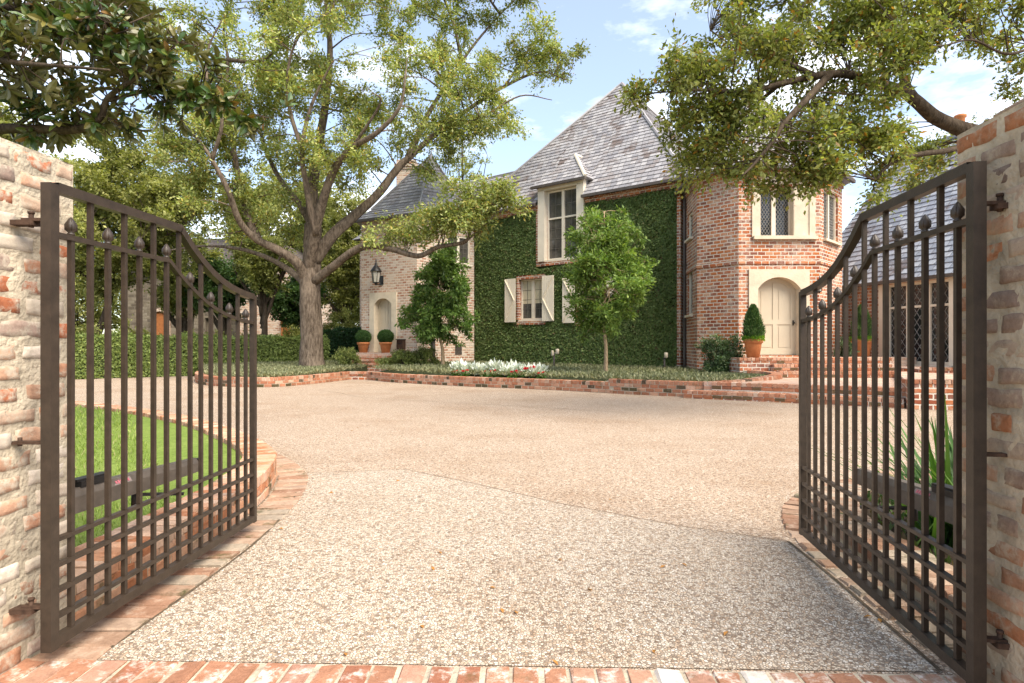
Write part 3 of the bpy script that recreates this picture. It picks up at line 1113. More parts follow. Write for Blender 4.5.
def window(o, U, w, h, cols, transom=None, kind='grid', rows=(4,), blind=None, fr=0.07, rec=0.13, sill=True, mull=0.08, sillmat='trim', pitch=0.2):
    """o = lower left corner of the opening on the wall plane; U to the right; returns the frame part"""
    o, U = Vector(o), Vector(U)
    N = V(U.y, -U.x, 0)
    ax = (U, -N, Z3)
    m = MB()
    b = o - N * rec
    D = 0.09

    def bx(x0, x1, z0, z1, d=D, off=0.0):
        m.box(b + U * (x0 + x1) / 2 + Z3 * (z0 + z1) / 2 + N * off, (x1 - x0, d, z1 - z0), ax)
    bx(0, fr, 0, h); bx(w - fr, w, 0, h)
    bx(fr, w - fr, h - fr, h); bx(fr, w - fr, 0, fr)
    cw = (w - 2 * fr - mull * (cols - 1)) / cols
    for c in range(1, cols):
        x = fr + c * cw + (c - 1) * mull
        bx(x, x + mull, fr, h - fr, D, 0.004)
    zt = None
    if transom:
        zt = transom * h
        for c in range(cols):
            x = fr + c * (cw + mull)
            bx(x, x + cw, zt - 0.035, zt + 0.035, D - 0.01)
    f = m.build('window', M['trim'], HOUSE)
    g = MB()
    g.box(b + U * w / 2 + Z3 * h / 2 - N * 0.03, (w - 0.04, 0.02, h - 0.04), ax)
    g.build('pane', M['glass_painted_reflection' if kind == 'grid' else 'glass'], f)
    lb = MB()
    for c in range(cols):
        x0 = fr + c * (cw + mull)
        zz = [fr, h - fr] if zt is None else [fr, zt - 0.035, zt + 0.035, h - fr]
        for k in range(0, len(zz), 2):
            za, zb = zz[k], zz[k + 1]
            base = b + U * x0 + Z3 * za - N * 0.012
            cwid, hh = cw, zb - za
            if kind == 'grid':
                nr = rows[min(k // 2, len(rows) - 1)]
                lb.box(base + U * cwid / 2 + Z3 * hh / 2, (0.018, 0.02, hh), ax)
                for r in range(1, nr):
                    lb.box(base + U * cwid / 2 + Z3 * (hh * r / nr), (cwid, 0.018, 0.017), ax)
            else:
                # diamond leading: diagonals clipped to the light
                pw, ph = pitch, pitch * 1.5
                nmax = int(cwid / pw + hh / ph) + 3
                for sgn in (1, -1):
                    for i in range(-nmax, nmax):
                        # line x/pw - sgn*z/ph = i
                        pts = []
                        for (x, z) in ((0, None), (cwid, None), (None, 0), (None, hh)):
                            if z is None:
                                z = sgn * (x / pw - i) * ph
                            else:
                                x = (i + sgn * z / ph) * pw
                            if -1e-6 <= x <= cwid + 1e-6 and -1e-6 <= z <= hh + 1e-6:
                                pts.append((x, z))
                        if len(pts) >= 2:
                            p, q = min(pts), max(pts)
                            if math.hypot(p[0] - q[0], p[1] - q[1]) > 0.03:
                                lb.bar(base + U * p[0] + Z3 * p[1], base + U * q[0] + Z3 * q[1], 0.011, 0.018, N)
    lb.build('leading' if kind != 'grid' else 'muntins', M['lead'] if kind != 'grid' else M['bronze'], f)
    if blind:
        g = MB()
        for c in range(cols):
            x0 = fr + c * (cw + mull)
            z0 = h * blind
            g.box(b + U * (x0 + cw / 2) + Z3 * (z0 + h - fr) / 2 - N * 0.0175, (cw, 0.006, h - fr - z0), ax)
        g.build('blind', M['blind'], f)
    if sill:
        g = MB()
        g.box(o + U * w / 2 + N * 0.0 + Z3 * (-0.04), (w + 0.14, 0.22, 0.075), ax)
        g.build('sill', M[sillmat], f)
    return f


def surround(o, U, ow, oh, iw, ih, rise, proud=0.05, depth=0.30, mat='stone'):
    """stone door surround: o = bottom centre on wall plane. ih = crown height, rise = arch rise"""
    N = V(U.y, -U.x, 0)
    sp = ih - rise
    Rr = (iw * iw / 4 + rise * rise) / (2 * rise)
    n = 14
    arc = []
    a0 = math.asin(min(1, iw / 2 / Rr))
    for k in range(n + 1):
        a = -a0 + 2 * a0 * k / n
        arc.append((Rr * math.sin(a), ih - Rr + Rr * math.cos(a)))
    m = MB()

    def pt(x, z, d):
        return o + U * x + Z3 * z + N * d
    f, bk = proud, -depth
    hw, iw2 = ow / 2, iw / 2
    for s in (-1, 1):
        q = [(s * hw, 0), (s * iw2, 0), (s * iw2, sp), (s * hw, sp)]
        m.face([pt(*k, f) for k in (q if s < 0 else q[::-1])])
    # spandrel
    m.face([pt(-hw, sp, f), pt(-iw2, sp, f), pt(-iw2, oh, f), pt(-hw, oh, f)])
    m.face([pt(iw2, sp, f), pt(hw, sp, f), pt(hw, oh, f), pt(iw2, oh, f)])
    for (x0, z0), (x1, z1) in zip(arc, arc[1:]):
        m.face([pt(x0, z0, f), pt(x1, z1, f), pt(x1, oh, f), pt(x0, oh, f)])
        m.face([pt(x1, z1, f), pt(x0, z0, f), pt(x0, z0, bk), pt(x1, z1, bk)])
    for s in (-1, 1):
        q = [pt(s * iw2, 0, f), pt(s * iw2, 0, bk), pt(s * iw2, sp, bk), pt(s * iw2, sp, f)]
        m.face(q if s < 0 else q[::-1])
        q = [pt(s * hw, 0, f), pt(s * hw, oh, f), pt(s * hw, oh, -0.02), pt(s * hw, 0, -0.02)]
        m.face(q if s < 0 else q[::-1])
    m.face([pt(-hw, oh, f), pt(hw, oh, f), pt(hw, oh, -0.02), pt(-hw, oh, -0.02)])
    su = m.build('door_surround', M[mat], HOUSE)
    # the door leaf, arched, with raised rails and panels
    d = MB()
    w2 = iw2 + 0.03
    pts = [(-w2, 0.02), (w2, 0.02)] + [(x * 1.03, z + 0.03) for x, z in arc[::-1]]
    d.face([pt(x, z, bk + 0.07) for x, z in pts])
    d.face([pt(x, z, bk + 0.02) for x, z in pts][::-1])
    ax = (U, -N, Z3)

    def rail(x0, x1, z0, z1, t=0.022):
        d.box(pt((x0 + x1) / 2, (z0 + z1) / 2, bk + 0.07 + t / 2), (x1 - x0, t, z1 - z0), ax)
    st = iw * 0.13
    rail(-iw2, -iw2 + st, 0.02, sp); rail(iw2 - st, iw2, 0.02, sp)
    rail(-st * 0.42, st * 0.42, 0.2, sp + rise * 0.55)
    for z in (0.02, ih * 0.40):
        rail(-iw2 + st, iw2 - st, z, z + (0.2 if z < 0.1 else 0.16), 0.0215)
    for k in range(n):
        (x0, z0), (x1, z1) = arc[k], arc[k + 1]
        if abs(x0 + x1) / 2 < iw2 - st * 0.4:
            d.bar(pt(x0, z0 - 0.07, bk + 0.08), pt(x1, z1 - 0.07, bk + 0.08), 0.022, 0.13, Z3)
    for k in range(2):
        for zz in ((0.26, ih * 0.37), (ih * 0.46, sp - 0.05)):
            x0, x1 = (-iw2 + st + 0.03, -st * 0.42 - 0.03) if k == 0 else (st * 0.42 + 0.03, iw2 - st - 0.03)
            rail(x0 + 0.02, x1 - 0.02, zz[0], zz[1], 0.012)
    dr = d.build('door', M['door'], HOUSE)
    h = MB()
    c = pt(iw2 - st * 0.55, ih * 0.42, bk + 0.11)
    h.box(c, (0.04, 0.02, 0.16), ax)
    h.tube([c, c + N * 0.06], 0.012, 8)
    h.lathe(c + N * 0.07 - Z3 * 0.03, [(0.004, 0), (0.028, 0.012), (0.032, 0.03), (0.028, 0.048), (0.004, 0.06)], 10)
    h.build('handle', M['black'], dr)
    return su


def roof_face(mb, poly, rowh=0.25, lift=0.026, mi=0, uo=0.0):
    """a plane of slates laid in real overlapping courses, clipped to poly"""
    poly = [Vector(p) for p in poly]
    nrm = V(0, 0, 0)
    for i in range(len(poly)):
        a, b = poly[i], poly[(i + 1) % len(poly)]
        nrm += a.cross(b)
    nrm.normalize()
    if nrm.z < 0:
        nrm = -nrm
        poly = poly[::-1]
    e = Z3.cross(nrm)
    e = e.normalized() if e.length > 1e-6 else V(1, 0, 0)
    g = nrm.cross(e)
    o = poly[0]
    P2 = [((p - o).dot(e), (p - o).dot(g)) for p in poly]
    g0, g1 = min(p[1] for p in P2), max(p[1] for p in P2)

    def clip(pts, lim, keep_above):
        out = []
        for i in range(len(pts)):
            a, b = pts[i], pts[(i + 1) % len(pts)]
            ia = (a[1] >= lim) == keep_above or a[1] == lim
            ib = (b[1] >= lim) == keep_above or b[1] == lim
            if ia:
                out.append(a)
            if ia != ib:
                f = (lim - a[1]) / (b[1] - a[1])
                out.append((a[0] + (b[0] - a[0]) * f, lim))
        return out
    t = g0
    while t < g1 - 1e-4:
        t2 = min(t + rowh, g1)
        c = clip(clip(P2, t, True), t2, False)
        if len(c) >= 3:
            pts = []
            for (x, y) in c:
                l = lift * (1 - (y - t) / rowh)
                pts.append(o + e * x + g * y + nrm * (l + 0.004))
            mb.face(pts, [(x + uo, y - g0) for x, y in c], None, mi)
            low = [k for k, q in enumerate(c) if abs(q[1] - t) < 1e-5]
            if len(low) >= 2:
                xa, xb = min(c[k][0] for k in low), max(c[k][0] for k in low)
                p, q = o + e * xa + g * t, o + e * xb + g * t
                mb.face([p, q, q + nrm * (lift + 0.004), p + nrm * (lift + 0.004)], [(xa + uo, t - g0)] * 4, None, mi)
        t = t2


def ridge(mb, p, q, w=0.16, mi=0):
    mb.tube([p, q], w / 2, 6, True, None, mi, False)


# ---- main block: ivy front, pyramid roof
DEPTH = 10.2
Ul = -dAB                                   # left -> right along the ivy wall
Lw = (A2 - B2).length
C2, D2 = B2 + nB * DEPTH, A2 + nB * DEPTH


def ivy_s(px):
    return ray_s(px, B2, Ul)


def ivy_Y(px):
    return (B2 + Ul * ivy_s(px)).y


holes = []


def hole(px0, px1, py0, py1):
    s0, s1 = ivy_s(px0), ivy_s(px1)
    Y = (ivy_Y(px0) + ivy_Y(px1)) / 2
    z1, z0 = zof(py0, Y), zof(py1, Y)
    holes.append((s0, s1, z0, z1))
    return holes[-1]


h_first = hole(520.5, 544.5, 279, 319.5)
h_second = hole(580, 606, 278, 320)
h_dorm = hole(547, 579, 208, 259)
s0, s1, z0, z1 = h_dorm
h_dorm_full = (s0, s1, z0, EAVE + 0.55)
holes[2] = (s0, s1, z0, EAVE)
mb = MB()
wall(mb, B2, A2, 0.2, EAVE, holes)
wall(mb, A2, D2, 0.2, EAVE); wall(mb, D2, C2, 0.2, EAVE); wall(mb, C2, B2, 0.2, EAVE)
mb.build('main_wall', M['wall_red'], HOUSE)

OV = 0.34
apex = V(5.35, 29.2, 14.0)
cA, cB = A2 - nB * OV - dAB * OV, B2 - nB * OV + dAB * OV
cC, cD = C2 + nB * OV + dAB * OV, D2 + nB * OV - dAB * OV
ez = EAVE + 0.02
rA, rB, rC, rD = [V(p.x, p.y, ez) for p in (cA, cB, cC, cD)]
mb = MB()
sA, sB = h_dorm[0] - 0.36, h_dorm[1] + 0.36


def cut(poly, n, d):
    """keep the part of a convex polygon where p.n >= d"""
    out = []
    for i in range(len(poly)):
        p, q = poly[i], poly[(i + 1) % len(poly)]
        a, b = p.dot(n) - d, q.dot(n) - d
        if a >= 0:
            out.append(p)
        if (a >= 0) != (b >= 0):
            out.append(p.lerp(q, a / (a - b)))
    return out


front = [rB, rA, apex]
dl = (B2 + Ul * sA).dot(Ul); drr = (B2 + Ul * sB).dot(Ul)
mid_ = cut(cut(cut(front, Ul, dl), -Ul, -drr), Z3, EAVE + 0.75)
for q in (cut(front, -Ul, -dl), mid_, cut(front, Ul, drr), (rA, rD, apex), (rD, rC, apex), (rC, rB, apex)):
    roof_face(mb, q)
for (u0, u1, i0) in ((-OV, sA, -OV), (sB, Lw + OV, -OV), (sA, sB, 0.4)):
    mb.face([B2 + Ul * u0 + nB * i0 + Z3 * (ez - 0.01), B2 + Ul * u1 + nB * i0 + Z3 * (ez - 0.01), B2 + Ul * u1 + nB * (DEPTH + OV) + Z3 * (ez - 0.01), B2 + Ul * u0 + nB * (DEPTH + OV) + Z3 * (ez - 0.01)])
mr = mb.build('main_roof', M['slate'], HOUSE)
mb = MB()
for q in (rA, rB, rC, rD):
    ridge(mb, q + V(0, 0, 0.03), apex + V(0, 0, 0.03), 0.15)
mb.build('ridge_tiles', M['slate'], mr)
mb = MB()
for p, q in ((rB, rB + Ul * (sA + OV)), (rB + Ul * (sB + OV), rA), (rA, rD)):
    off = -dAB if p is rA else -nB
    mb = MB()
    mb.bar(p + off * 0.05 - Z3 * 0.04, q + off * 0.05 - Z3 * 0.04, 0.12, 0.11)
    gut = mb.build('gutter', M['gutter'], HOUSE)
mb = MB()
pp = [A2 - dAB * 0.14 - nB * 0.10 + Z3 * z for z in (7.2, 6.0, 3.0, 0.9)]
mb.tube(pp + [A2 - dAB * 0.2 - nB * 0.22 + Z3 * 0.45], 0.055, 8)
for z in (6.3, 4.2, 2.2):
    mb.box(A2 - dAB * 0.16 - nB * 0.09 + Z3 * z, (0.16, 0.16, 0.06))
mb.build('downpipe', M['gutter'], gut)

# brick cornice under the eaves and quoin strip beside the downpipe
mb = MB()
for (u0, u1) in ((-0.05, h_dorm[0] - 0.36), (h_dorm[1] + 0.36, Lw + 0.05)):
    mb.box(B2 + Ul * (u0 + u1) / 2 - nB * 0.06 + Z3 * (EAVE - 0.12), (u1 - u0, 0.12, 0.22), (Ul, nB, Z3))
    mb.box(B2 + Ul * (u0 + u1) / 2 - nB * 0.1 + Z3 * (EAVE - 0.045), (u1 - u0, 0.2, 0.07), (Ul, nB, Z3))
    mb.build('cornice', M['wall_red'], HOUSE)
    mb = MB()

# windows of the ivy front
IV = 0.10
for hh in (h_first, h_second):
    s0, s1, z0, z1 = hh
    window(B2 + Ul * s0 + Z3 * z0, Ul, s1 - s0, z1 - z0, 2, None, 'grid', (4,), 0.40 if hh is h_first else 0.62, 0.06, 0.10, True, 0.16)
    # brick jambs and head standing flush with the ivy
    mb = MB()
    w, hgt = s1 - s0, z1 - z0
    c = B2 + Ul * (s0 + w / 2) - nB * 0.07
    ax = (Ul, nB, Z3)
    mb.box(c + Z3 * (z1 + 0.08), (w + 0.24, 0.14, 0.16), ax)
    mb.box(c + Z3 * (z0 - 0.155), (w + 0.24, 0.14, 0.15), ax)
    mb.box(c - Ul * (w / 2 + 0.06) + Z3 * (z0 + z1) / 2, (0.12, 0.14, hgt), ax)
    mb.box(c + Ul * (w / 2 + 0.06) + Z3 * (z0 + z1) / 2, (0.12, 0.14, hgt), ax)
    mb.build('window_surround', M['wall_red'], HOUSE)
    for side in (-1, 1):
        mb = MB()
        sw = 0.60
        cx = (s0 - 0.13 - sw / 2) if side < 0 else (s1 + 0.02 + sw / 2)
        cc = B2 + Ul * cx - nB * 0.205 + Z3 * ((z0 + z1) / 2 - 0.02)
        sh = hgt + 0.16
        n = 5
        for k in range(n):
            mb.box(cc + Ul * (-sw / 2 + (k + 0.5) * sw / n), (sw / n - 0.008, 0.035, sh), ax)
        f = cc - nB * 0.03
        e = -side
        for (za, zb) in ((0.5, 0.0), (-0.5, 0.0)):
            p = f + Ul * (e * -sw / 2 * 0.9) + Z3 * za * sh * 0.96
            q = f + Ul * (e * sw / 2 * 0.85) + Z3 * zb * sh
            mb.bar(p, q, 0.03, 0.075, nB)
        mb.build('shutter', M['trim'], HOUSE)
# wall dormer: window breaking through the eave, cheeks and hipped slate roof
s0, s1, z0, _ = h_dorm
ztop = z0 + 2.95
w = s1 - s0
window(B2 + Ul * s0 + Z3 * z0 - nB * 0.02, Ul, w, ztop - z0, 2, 0.60, 'grid', (4, 2), None, 0.07, 0.09, True, 0.13)
mb = MB()
ax = (Ul, nB, Z3)
c = B2 + Ul * (s0 + w / 2) - nB * 0.1
mb.box(c - Ul * (w / 2 + 0.17) + Z3 * (z0 + ztop) / 2, (0.34, 0.22, ztop - z0 + 0.1), ax)
mb.box(c + Ul * (w / 2 + 0.17) + Z3 * (z0 + ztop) / 2, (0.34, 0.22, ztop - z0 + 0.1), ax)
mb.box(c + Z3 * (ztop + 0.12), (w + 0.68, 0.22, 0.22), ax)
dm = mb.build('dormer', M['trim'], HOUSE)
mb = MB()
zc = ztop + 0.2
bk = 2.6
for sd in (-1, 1):
    a = B2 + Ul * (s0 + w / 2 + sd * (w / 2 + 0.33))
    mb.face([a + Z3 * (EAVE - 0.1), a + nB * bk + Z3 * (EAVE - 0.1), a + nB * bk + Z3 * zc, a + Z3 * zc] if sd > 0 else
            [a + Z3 * zc, a + nB * bk + Z3 * zc, a + nB * bk + Z3 * (EAVE - 0.1), a + Z3 * (EAVE - 0.1)])
mb.build('dormer_cheeks', M['slate'], dm)
mb = MB()
hw = w / 2 + 0.55
mid = B2 + Ul * (s0 + w / 2)
ea = mid - Ul * hw - nB * 0.42 + Z3 * (zc + 0.0)
eb = mid + Ul * hw - nB * 0.42 + Z3 * (zc + 0.0)
pk = mid + nB * 1.0 + Z3 * (zc + 1.45)
pb = mid + nB * 3.4 + Z3 * (zc + 1.45)
ea2, eb2 = ea + nB * 3.4, eb + nB * 3.4
for q in ((ea, eb, pk), (eb, eb2, pb, pk), (ea2, ea, pk, pb)):
    roof_face(mb, q)
mb.face([ea, eb, eb2, ea2])
dr = mb.build('dormer_roof', M['slate'], dm)
mb = MB()
ridge(mb, eb + Z3 * 0.03, pk + Z3 * 0.03, 0.15); ridge(mb, pk + Z3 * 0.03, pb + Z3 * 0.03, 0.15)
mb.build('dormer_hips', M['trim'], dm)
mb = MB()
mb.box((ea + eb) / 2 - Z3 * 0.05, (2 * hw, 0.10, 0.10), ax)
mb.build('dormer_gutter', M['gutter'], dm)
# brick reveal strip left of the dormer and a soldier course under it
mb = MB()
mb.box(B2 + Ul * (s0 - 0.34 - 0.07) - nB * 0.07 + Z3 * ((z0 + EAVE) / 2 - 0.1), (0.14, 0.14, EAVE - z0), ax)
mb.box(B2 + Ul * (s0 + w / 2 - 0.07) - nB * 0.07 + Z3 * (z0 - 0.16), (w + 0.82, 0.14, 0.15), ax)
mb.build('window_surround', M['wall_red'], HOUSE)
# brick corner pier at the right end of the ivy
mb = MB()
mb.box(A2 + dAB * 0.06 - nB * 0.075 + Z3 * (0.3 + EAVE - 0.2) / 2, (0.14, 0.15, EAVE - 0.6), ax)
mb.build('corner_pier', M['wall_red'], HOUSE)

# ---- rear wing running on behind the left turret
W0, W1 = B2 + dAB * 0.0 + nB * 0.5, B2 + dAB * 9.2 + nB * 0.5
W2, W3 = W1 + nB * 6.4, W0 + nB * 6.4
mb = MB()
wall(mb, W1, W0, 0.2, EAVE); wall(mb, W2, W1, 0.2, EAVE); wall(mb, W3, W2, 0.2, EAVE)
mb.build('rear_wall', M['wall_pale'], HOUSE)
mb = MB()
ra, rb = W0 + nB * 3.2 + Z3 * 10.35, W1 - dAB * 2.2 + nB * 3.2 + Z3 * 10.35
e0, e1 = W0 - nB * 0.3 + Z3 * EAVE, W1 - nB * 0.3 + dAB * 0.3 + Z3 * EAVE
e2, e3 = W2 + nB * 0.3 + dAB * 0.3 + Z3 * EAVE, W3 + nB * 0.3 + Z3 * EAVE
back = -dAB * 3.0
roof_face(mb, (e1, e0 + back, ra + back, rb)); roof_face(mb, (e3 + back, e2, rb, ra + back)); roof_face(mb, (e2, e1, rb))
ridge(mb, ra + back * 0.3 + Z3 * 0.03, rb + Z3 * 0.03)
mb.build('rear_roof', M['slate'], HOUSE)

# ---- left turret
T0, T1, T2 = V(-6.95, 27.7, 0), V(-4.15, 26.2, 0), V(-1.78, 28.1, 0)
TB = [V(-1.6, 31.2, 0), V(-4.2, 33.0, 0), V(-7.0, 31.2, 0)]
TE = 7.05
Ut = (T1 - T0).normalized()
Nt = V(Ut.y, -Ut.x, 0)
Ut2 = (T2 - T1).normalized()
sd0, sd1 = ray_s(370, T0, Ut), ray_s(397, T0, Ut)
dcx = (sd0 + sd1) / 2
dw = sd1 - sd0
Yd = (T0 + Ut * dcx).y
zp = 0.97
dtop = zof(292.5, Yd)
sw0, sw1 = ray_s(447, T1, Ut2), ray_s(470, T1, Ut2)
Yw = (T1 + Ut2 * (sw0 + sw1) / 2).y
wz0, wz1 = zof(264, Yw), zof(236, Yw)
vs0, vs1 = ray_s(455, T1, Ut2), ray_s(462, T1, Ut2)
mb = MB()
diw = dw * 0.64
wall(mb, T0, T1, 0.2, TE, [(dcx - diw / 2 - 0.04, dcx + diw / 2 + 0.04, zp, zp + (dtop - zp) * 0.92)], 0.4)
wall(mb, T1, T2, 0.2, TE, [(sw0, sw1, wz0, wz1), (vs0, vs1, zof(355, Yw), zof(345, Yw))], 0.2)
pts = [T2] + TB + [T0]
for p, q in zip(pts, pts[1:]):
    wall(mb, p, q, 0.2, TE)
mb.build('turret_wall', M['wall_pale'], HOUSE)
surround(T0 + Ut * dcx + Z3 * zp, Ut, dw, dtop - zp, diw, (dtop - zp) * 0.90, 0.30, 0.05, 0.34)
window(T1 + Ut2 * sw0 + Z3 * wz0, Ut2, sw1 - sw0, wz1 - wz0, 2, None, 'grid', (5,), None, 0.07, 0.08, True, 0.12)
mb = MB()
vy0, vy1 = zof(355, Yw), zof(345, Yw)
Nt2 = V(Ut2.y, -Ut2.x, 0)
for k in range(6):
    mb.box(T1 + Ut2 * (vs0 + vs1) / 2 - Nt2 * 0.05 + Z3 * (vy0 + (k + 0.5) * (vy1 - vy0) / 6), (vs1 - vs0 - 0.02, 0.04, (vy1 - vy0) / 6 - 0.02), (Ut2, -Nt2, Z3))
mb.build('crawlspace_vent', M['gutter'], HOUSE)
tc = V(-4.0, 29.7, 0)
tap = V(-4.0, 29.7, 10.65)
ring = [T0, T1, T2] + TB
mb = MB()
ex = []
for p in ring:
    d = (p - tc)
    ex.append(V(p.x, p.y, TE) + V(d.x, d.y, 0).normalized() * 0.38 - Z3 * 0.05)
for p, q in zip(ex, ex[1:] + ex[:1]):
    # bell-cast: the lowest metre is flatter
    pm, qm = p.lerp(tap, 0.22) - Z3 * 0.22, q.lerp(tap, 0.22) - Z3 * 0.22
    roof_face(mb, (p, q, qm, pm)); roof_face(mb, (pm, qm, tap))
mb.face(ex)
tr = mb.build('turret_roof', M['slate'], HOUSE)
mb = MB()
for p in ex:
    ridge(mb, p.lerp(tap, 0.22) - Z3 * 0.19, tap + Z3 * 0.03, 0.12)
mb.tube([tap, tap + Z3 * 0.3], [0.07, 0.015], 8)
mb.build('hip_tiles', M['slate'], tr)
mb = MB()
for p, q in zip(ex[:3], ex[1:3]):
    mb.bar(p - Z3 * 0.06, q - Z3 * 0.06, 0.11, 0.10)
mb.build('turret_gutter', M['gutter'], HOUSE)


def chimney(cx, cy, w, d, z0, z1, mat, pots):
    mb = MB()
    mb.prism([(cx - w / 2, cy - d / 2), (cx + w / 2, cy - d / 2), (cx + w / 2, cy + d / 2), (cx - w / 2, cy + d / 2)], z0, z1)
    for k, (g, hh) in enumerate(((0.06, 0.12), (0.11, 0.12))):
        a, b = w / 2 + g, d / 2 + g
        z = z1 - 0.5 + k * 0.121
        mb.prism([(cx - a, cy - b), (cx + a, cy - b), (cx + a, cy + b), (cx - a, cy + b)], z, z + hh, bottom=True)
    ch = mb.build('chimney', M[mat], HOUSE)
    for (x, y, h, r) in pots:
        m = MB()
        m.lathe((cx + x, cy + y, z1 - 0.01), [(r * 0.85, 0), (r, 0.06), (r * 0.82, 0.12), (r * 0.8, h * 0.8), (r * 1.08, h * 0.86), (r * 1.08, h * 0.96), (r * 0.7, h)], 12)
        m.build('chimney_pot', M['terracotta'], ch)


chimney(-5.75, 33.0, 1.05, 0.9, 6.5, 11.35, 'wall_pale', [])

# ---- right turret with the garden door
Q = [V(6.36, 22.0, 0), V(6.17, 20.0, 0), V(7.14, 18.9, 0), V(9.7, 18.9, 0), V(11.25, 20.45, 0), V(11.3, 22.9, 0), V(9.6, 24.6, 0), V(7.5, 24.4, 0)]
QE = 6.85
zpr = 0.97
mb = MB()
Uq = [(q - p).normalized() for p, q in zip(Q, Q[1:] + Q[:1])]
# facet 0: two slit windows
f0 = []
for (py0, py1) in ((213, 239), (271, 315)):
    a, b = ray_s(689.5, Q[0], Uq[0]), ray_s(695.5, Q[0], Uq[0])
    a, b = 0.45, 1.25
    Y = 21.2
    f0.append((a, b, zof(py1, Y), zof(py0, Y)))
wall(mb, Q[0], Q[1], 0.2, QE, f0)
wall(mb, Q[1], Q[2], 0.2, QE)
kx0, kx1 = ray_s(760, Q[2], Uq[2]), ray_s(794, Q[2], Uq[2])
kx2 = ray_s(809, Q[2], Uq[2])
wz0, wz1 = zof(235.5, 18.9), zof(186, 18.9)
dq0, dq1 = ray_s(748.5, Q[2], Uq[2]), ray_s(809, Q[2], Uq[2])
qcx, qw = (dq0 + dq1) / 2, dq1 - dq0
qi = qw * 0.70
qtop = zof(269.5, 18.9)
wall(mb, Q[2], Q[3], 0.2, QE, [(kx0, kx1, wz0, wz1), (qcx - qi / 2 - 0.04, qcx + qi / 2 + 0.04, zpr, zpr + (qtop - zpr) * 0.93)], 0.42)
e0_ = (0.35, 1.75, zof(241, 19.6), zof(192, 19.6))
wall(mb, Q[3], Q[4], 0.2, QE, [e0_])
for p, q in zip(Q[4:], Q[5:] + Q[:1]):
    wall(mb, p, q, 0.2, QE)
mb.build('tower_wall', M['wall_red'], HOUSE)
for (a, b, z0, z1) in f0:
    window(Q[0] + Uq[0] * a + Z3 * z0, Uq[0], b - a, z1 - z0, 1, None, 'grid', (5,), None, 0.07, 0.09)
# deep stone-framed leaded window: two lights set to the left, deep right jamb
window(Q[2] + Uq[2] * kx0 + Z3 * wz0, Uq[2], kx1 - kx0, wz1 - wz0, 2, None, 'diamond', (4,), None, 0.05, 0.30, False, 0.13, pitch=0.10)
mb = MB()
N2 = V(Uq[2].y, -Uq[2].x, 0)
ax2 = (Uq[2], -N2, Z3)
wcx = (kx0 + kx2) / 2
mb.box(Q[2] + Uq[2] * (kx0 - 0.13) + N2 * 0.0 + Z3 * (wz0 + wz1) / 2, (0.26, 0.09, wz1 - wz0 + 0.1), ax2)
mb.box(Q[2] + Uq[2] * (kx1 + kx2) / 2 - N2 * 0.03 + Z3 * (wz0 + wz1) / 2, (kx2 - kx1, 0.08, wz1 - wz0), ax2)
mb.box(Q[2] + Uq[2] * (kx2 + 0.09) + N2 * 0.0 + Z3 * (wz0 + wz1) / 2, (0.18, 0.09, wz1 - wz0 + 0.1), ax2)
mb.box(Q[2] + Uq[2] * wcx + Z3 * (wz1 + 0.15), (kx2 - kx0 + 0.44, 0.09, 0.2), ax2)
mb.box(Q[2] + Uq[2] * wcx + N2 * 0.03 + Z3 * (wz0 - 0.075), (kx2 - kx0 + 0.46, 0.2, 0.11), ax2)
mb.box(Q[2] + Uq[2] * (kx1 - 0.008) - N2 * 0.2 + Z3 * (wz0 + wz1) / 2, (0.014, 0.40, wz1 - wz0), ax2)
mb.box(Q[2] + Uq[2] * (kx0 + 0.008) - N2 * 0.2 + Z3 * (wz0 + wz1) / 2, (0.014, 0.40, wz1 - wz0), ax2)
mb.build('window_surround', M['stone'], HOUSE)
surround(Q[2] + Uq[2] * qcx + Z3 * zpr, Uq[2], qw, qtop - zpr, qi, (qtop - zpr) * 0.91, 0.36, 0.05, 0.36)
a, b, z0, z1 = e0_
window(Q[3] + Uq[3] * a + Z3 * z0, Uq[3], b - a, z1 - z0, 2, None, 'diamond', (4,), None, 0.06, 0.12, True, 0.1, 'stone', 0.12)
# projecting brick bands across the tower
mb = MB()
for (z, hgt, pr) in ((zof(262, 18.9), 0.12, 0.03), (QE - 0.14, 0.2, 0.05)):
    for p, q in zip(Q[:5], Q[1:5]):
        U = (q - p).normalized(); N = V(U.y, -U.x, 0)
        mb.box((p + q) / 2 + N * pr / 2 + Z3 * z, ((q - p).length + pr * 0.8, pr, hgt), (U, -N, Z3))
    mb.build('brick_band', M['wall_red'], HOUSE)
    mb = MB()
qc = V(8.7, 21.6, 0)
qap = V(8.7, 21.9, 10.6)
mb = MB()
ex = []
for p in Q:
    d = p - qc
    ex.append(V(p.x, p.y, QE) + V(d.x, d.y, 0).normalized() * 0.36)
for p, q in zip(ex, ex[1:] + ex[:1]):
    roof_face(mb, (p, q, qap))
mb.face(ex)
qr = mb.build('tower_roof', M['slate'], HOUSE)
mb = MB()
for p in ex:
    ridge(mb, p + Z3 * 0.03, qap + Z3 * 0.03, 0.12)
mb.build('hip_tiles', M['slate'], qr)
mb = MB()
for p, q in zip(ex[:5], ex[1:5]):
    mb.bar(p - Z3 * 0.03, q - Z3 * 0.03, 0.10, 0.10)
mb.build('tower_gutter', M['gutter'], HOUSE)

# ---- right wing, its long wall running towards the camera
w_u = V(0.285, -0.958, 0).normalized()
w_in = V(0.958, 0.285, 0).normalized()
E0 = V(12.06, 19.5, 0)
WA, WB_ = E0 - w_u * 3.1, E0 + w_u * 6.9
WE = 3.66
mb = MB()
Uw = w_u
tz = 0.69


def ws(px):
    return ray_s(px, WA, Uw)


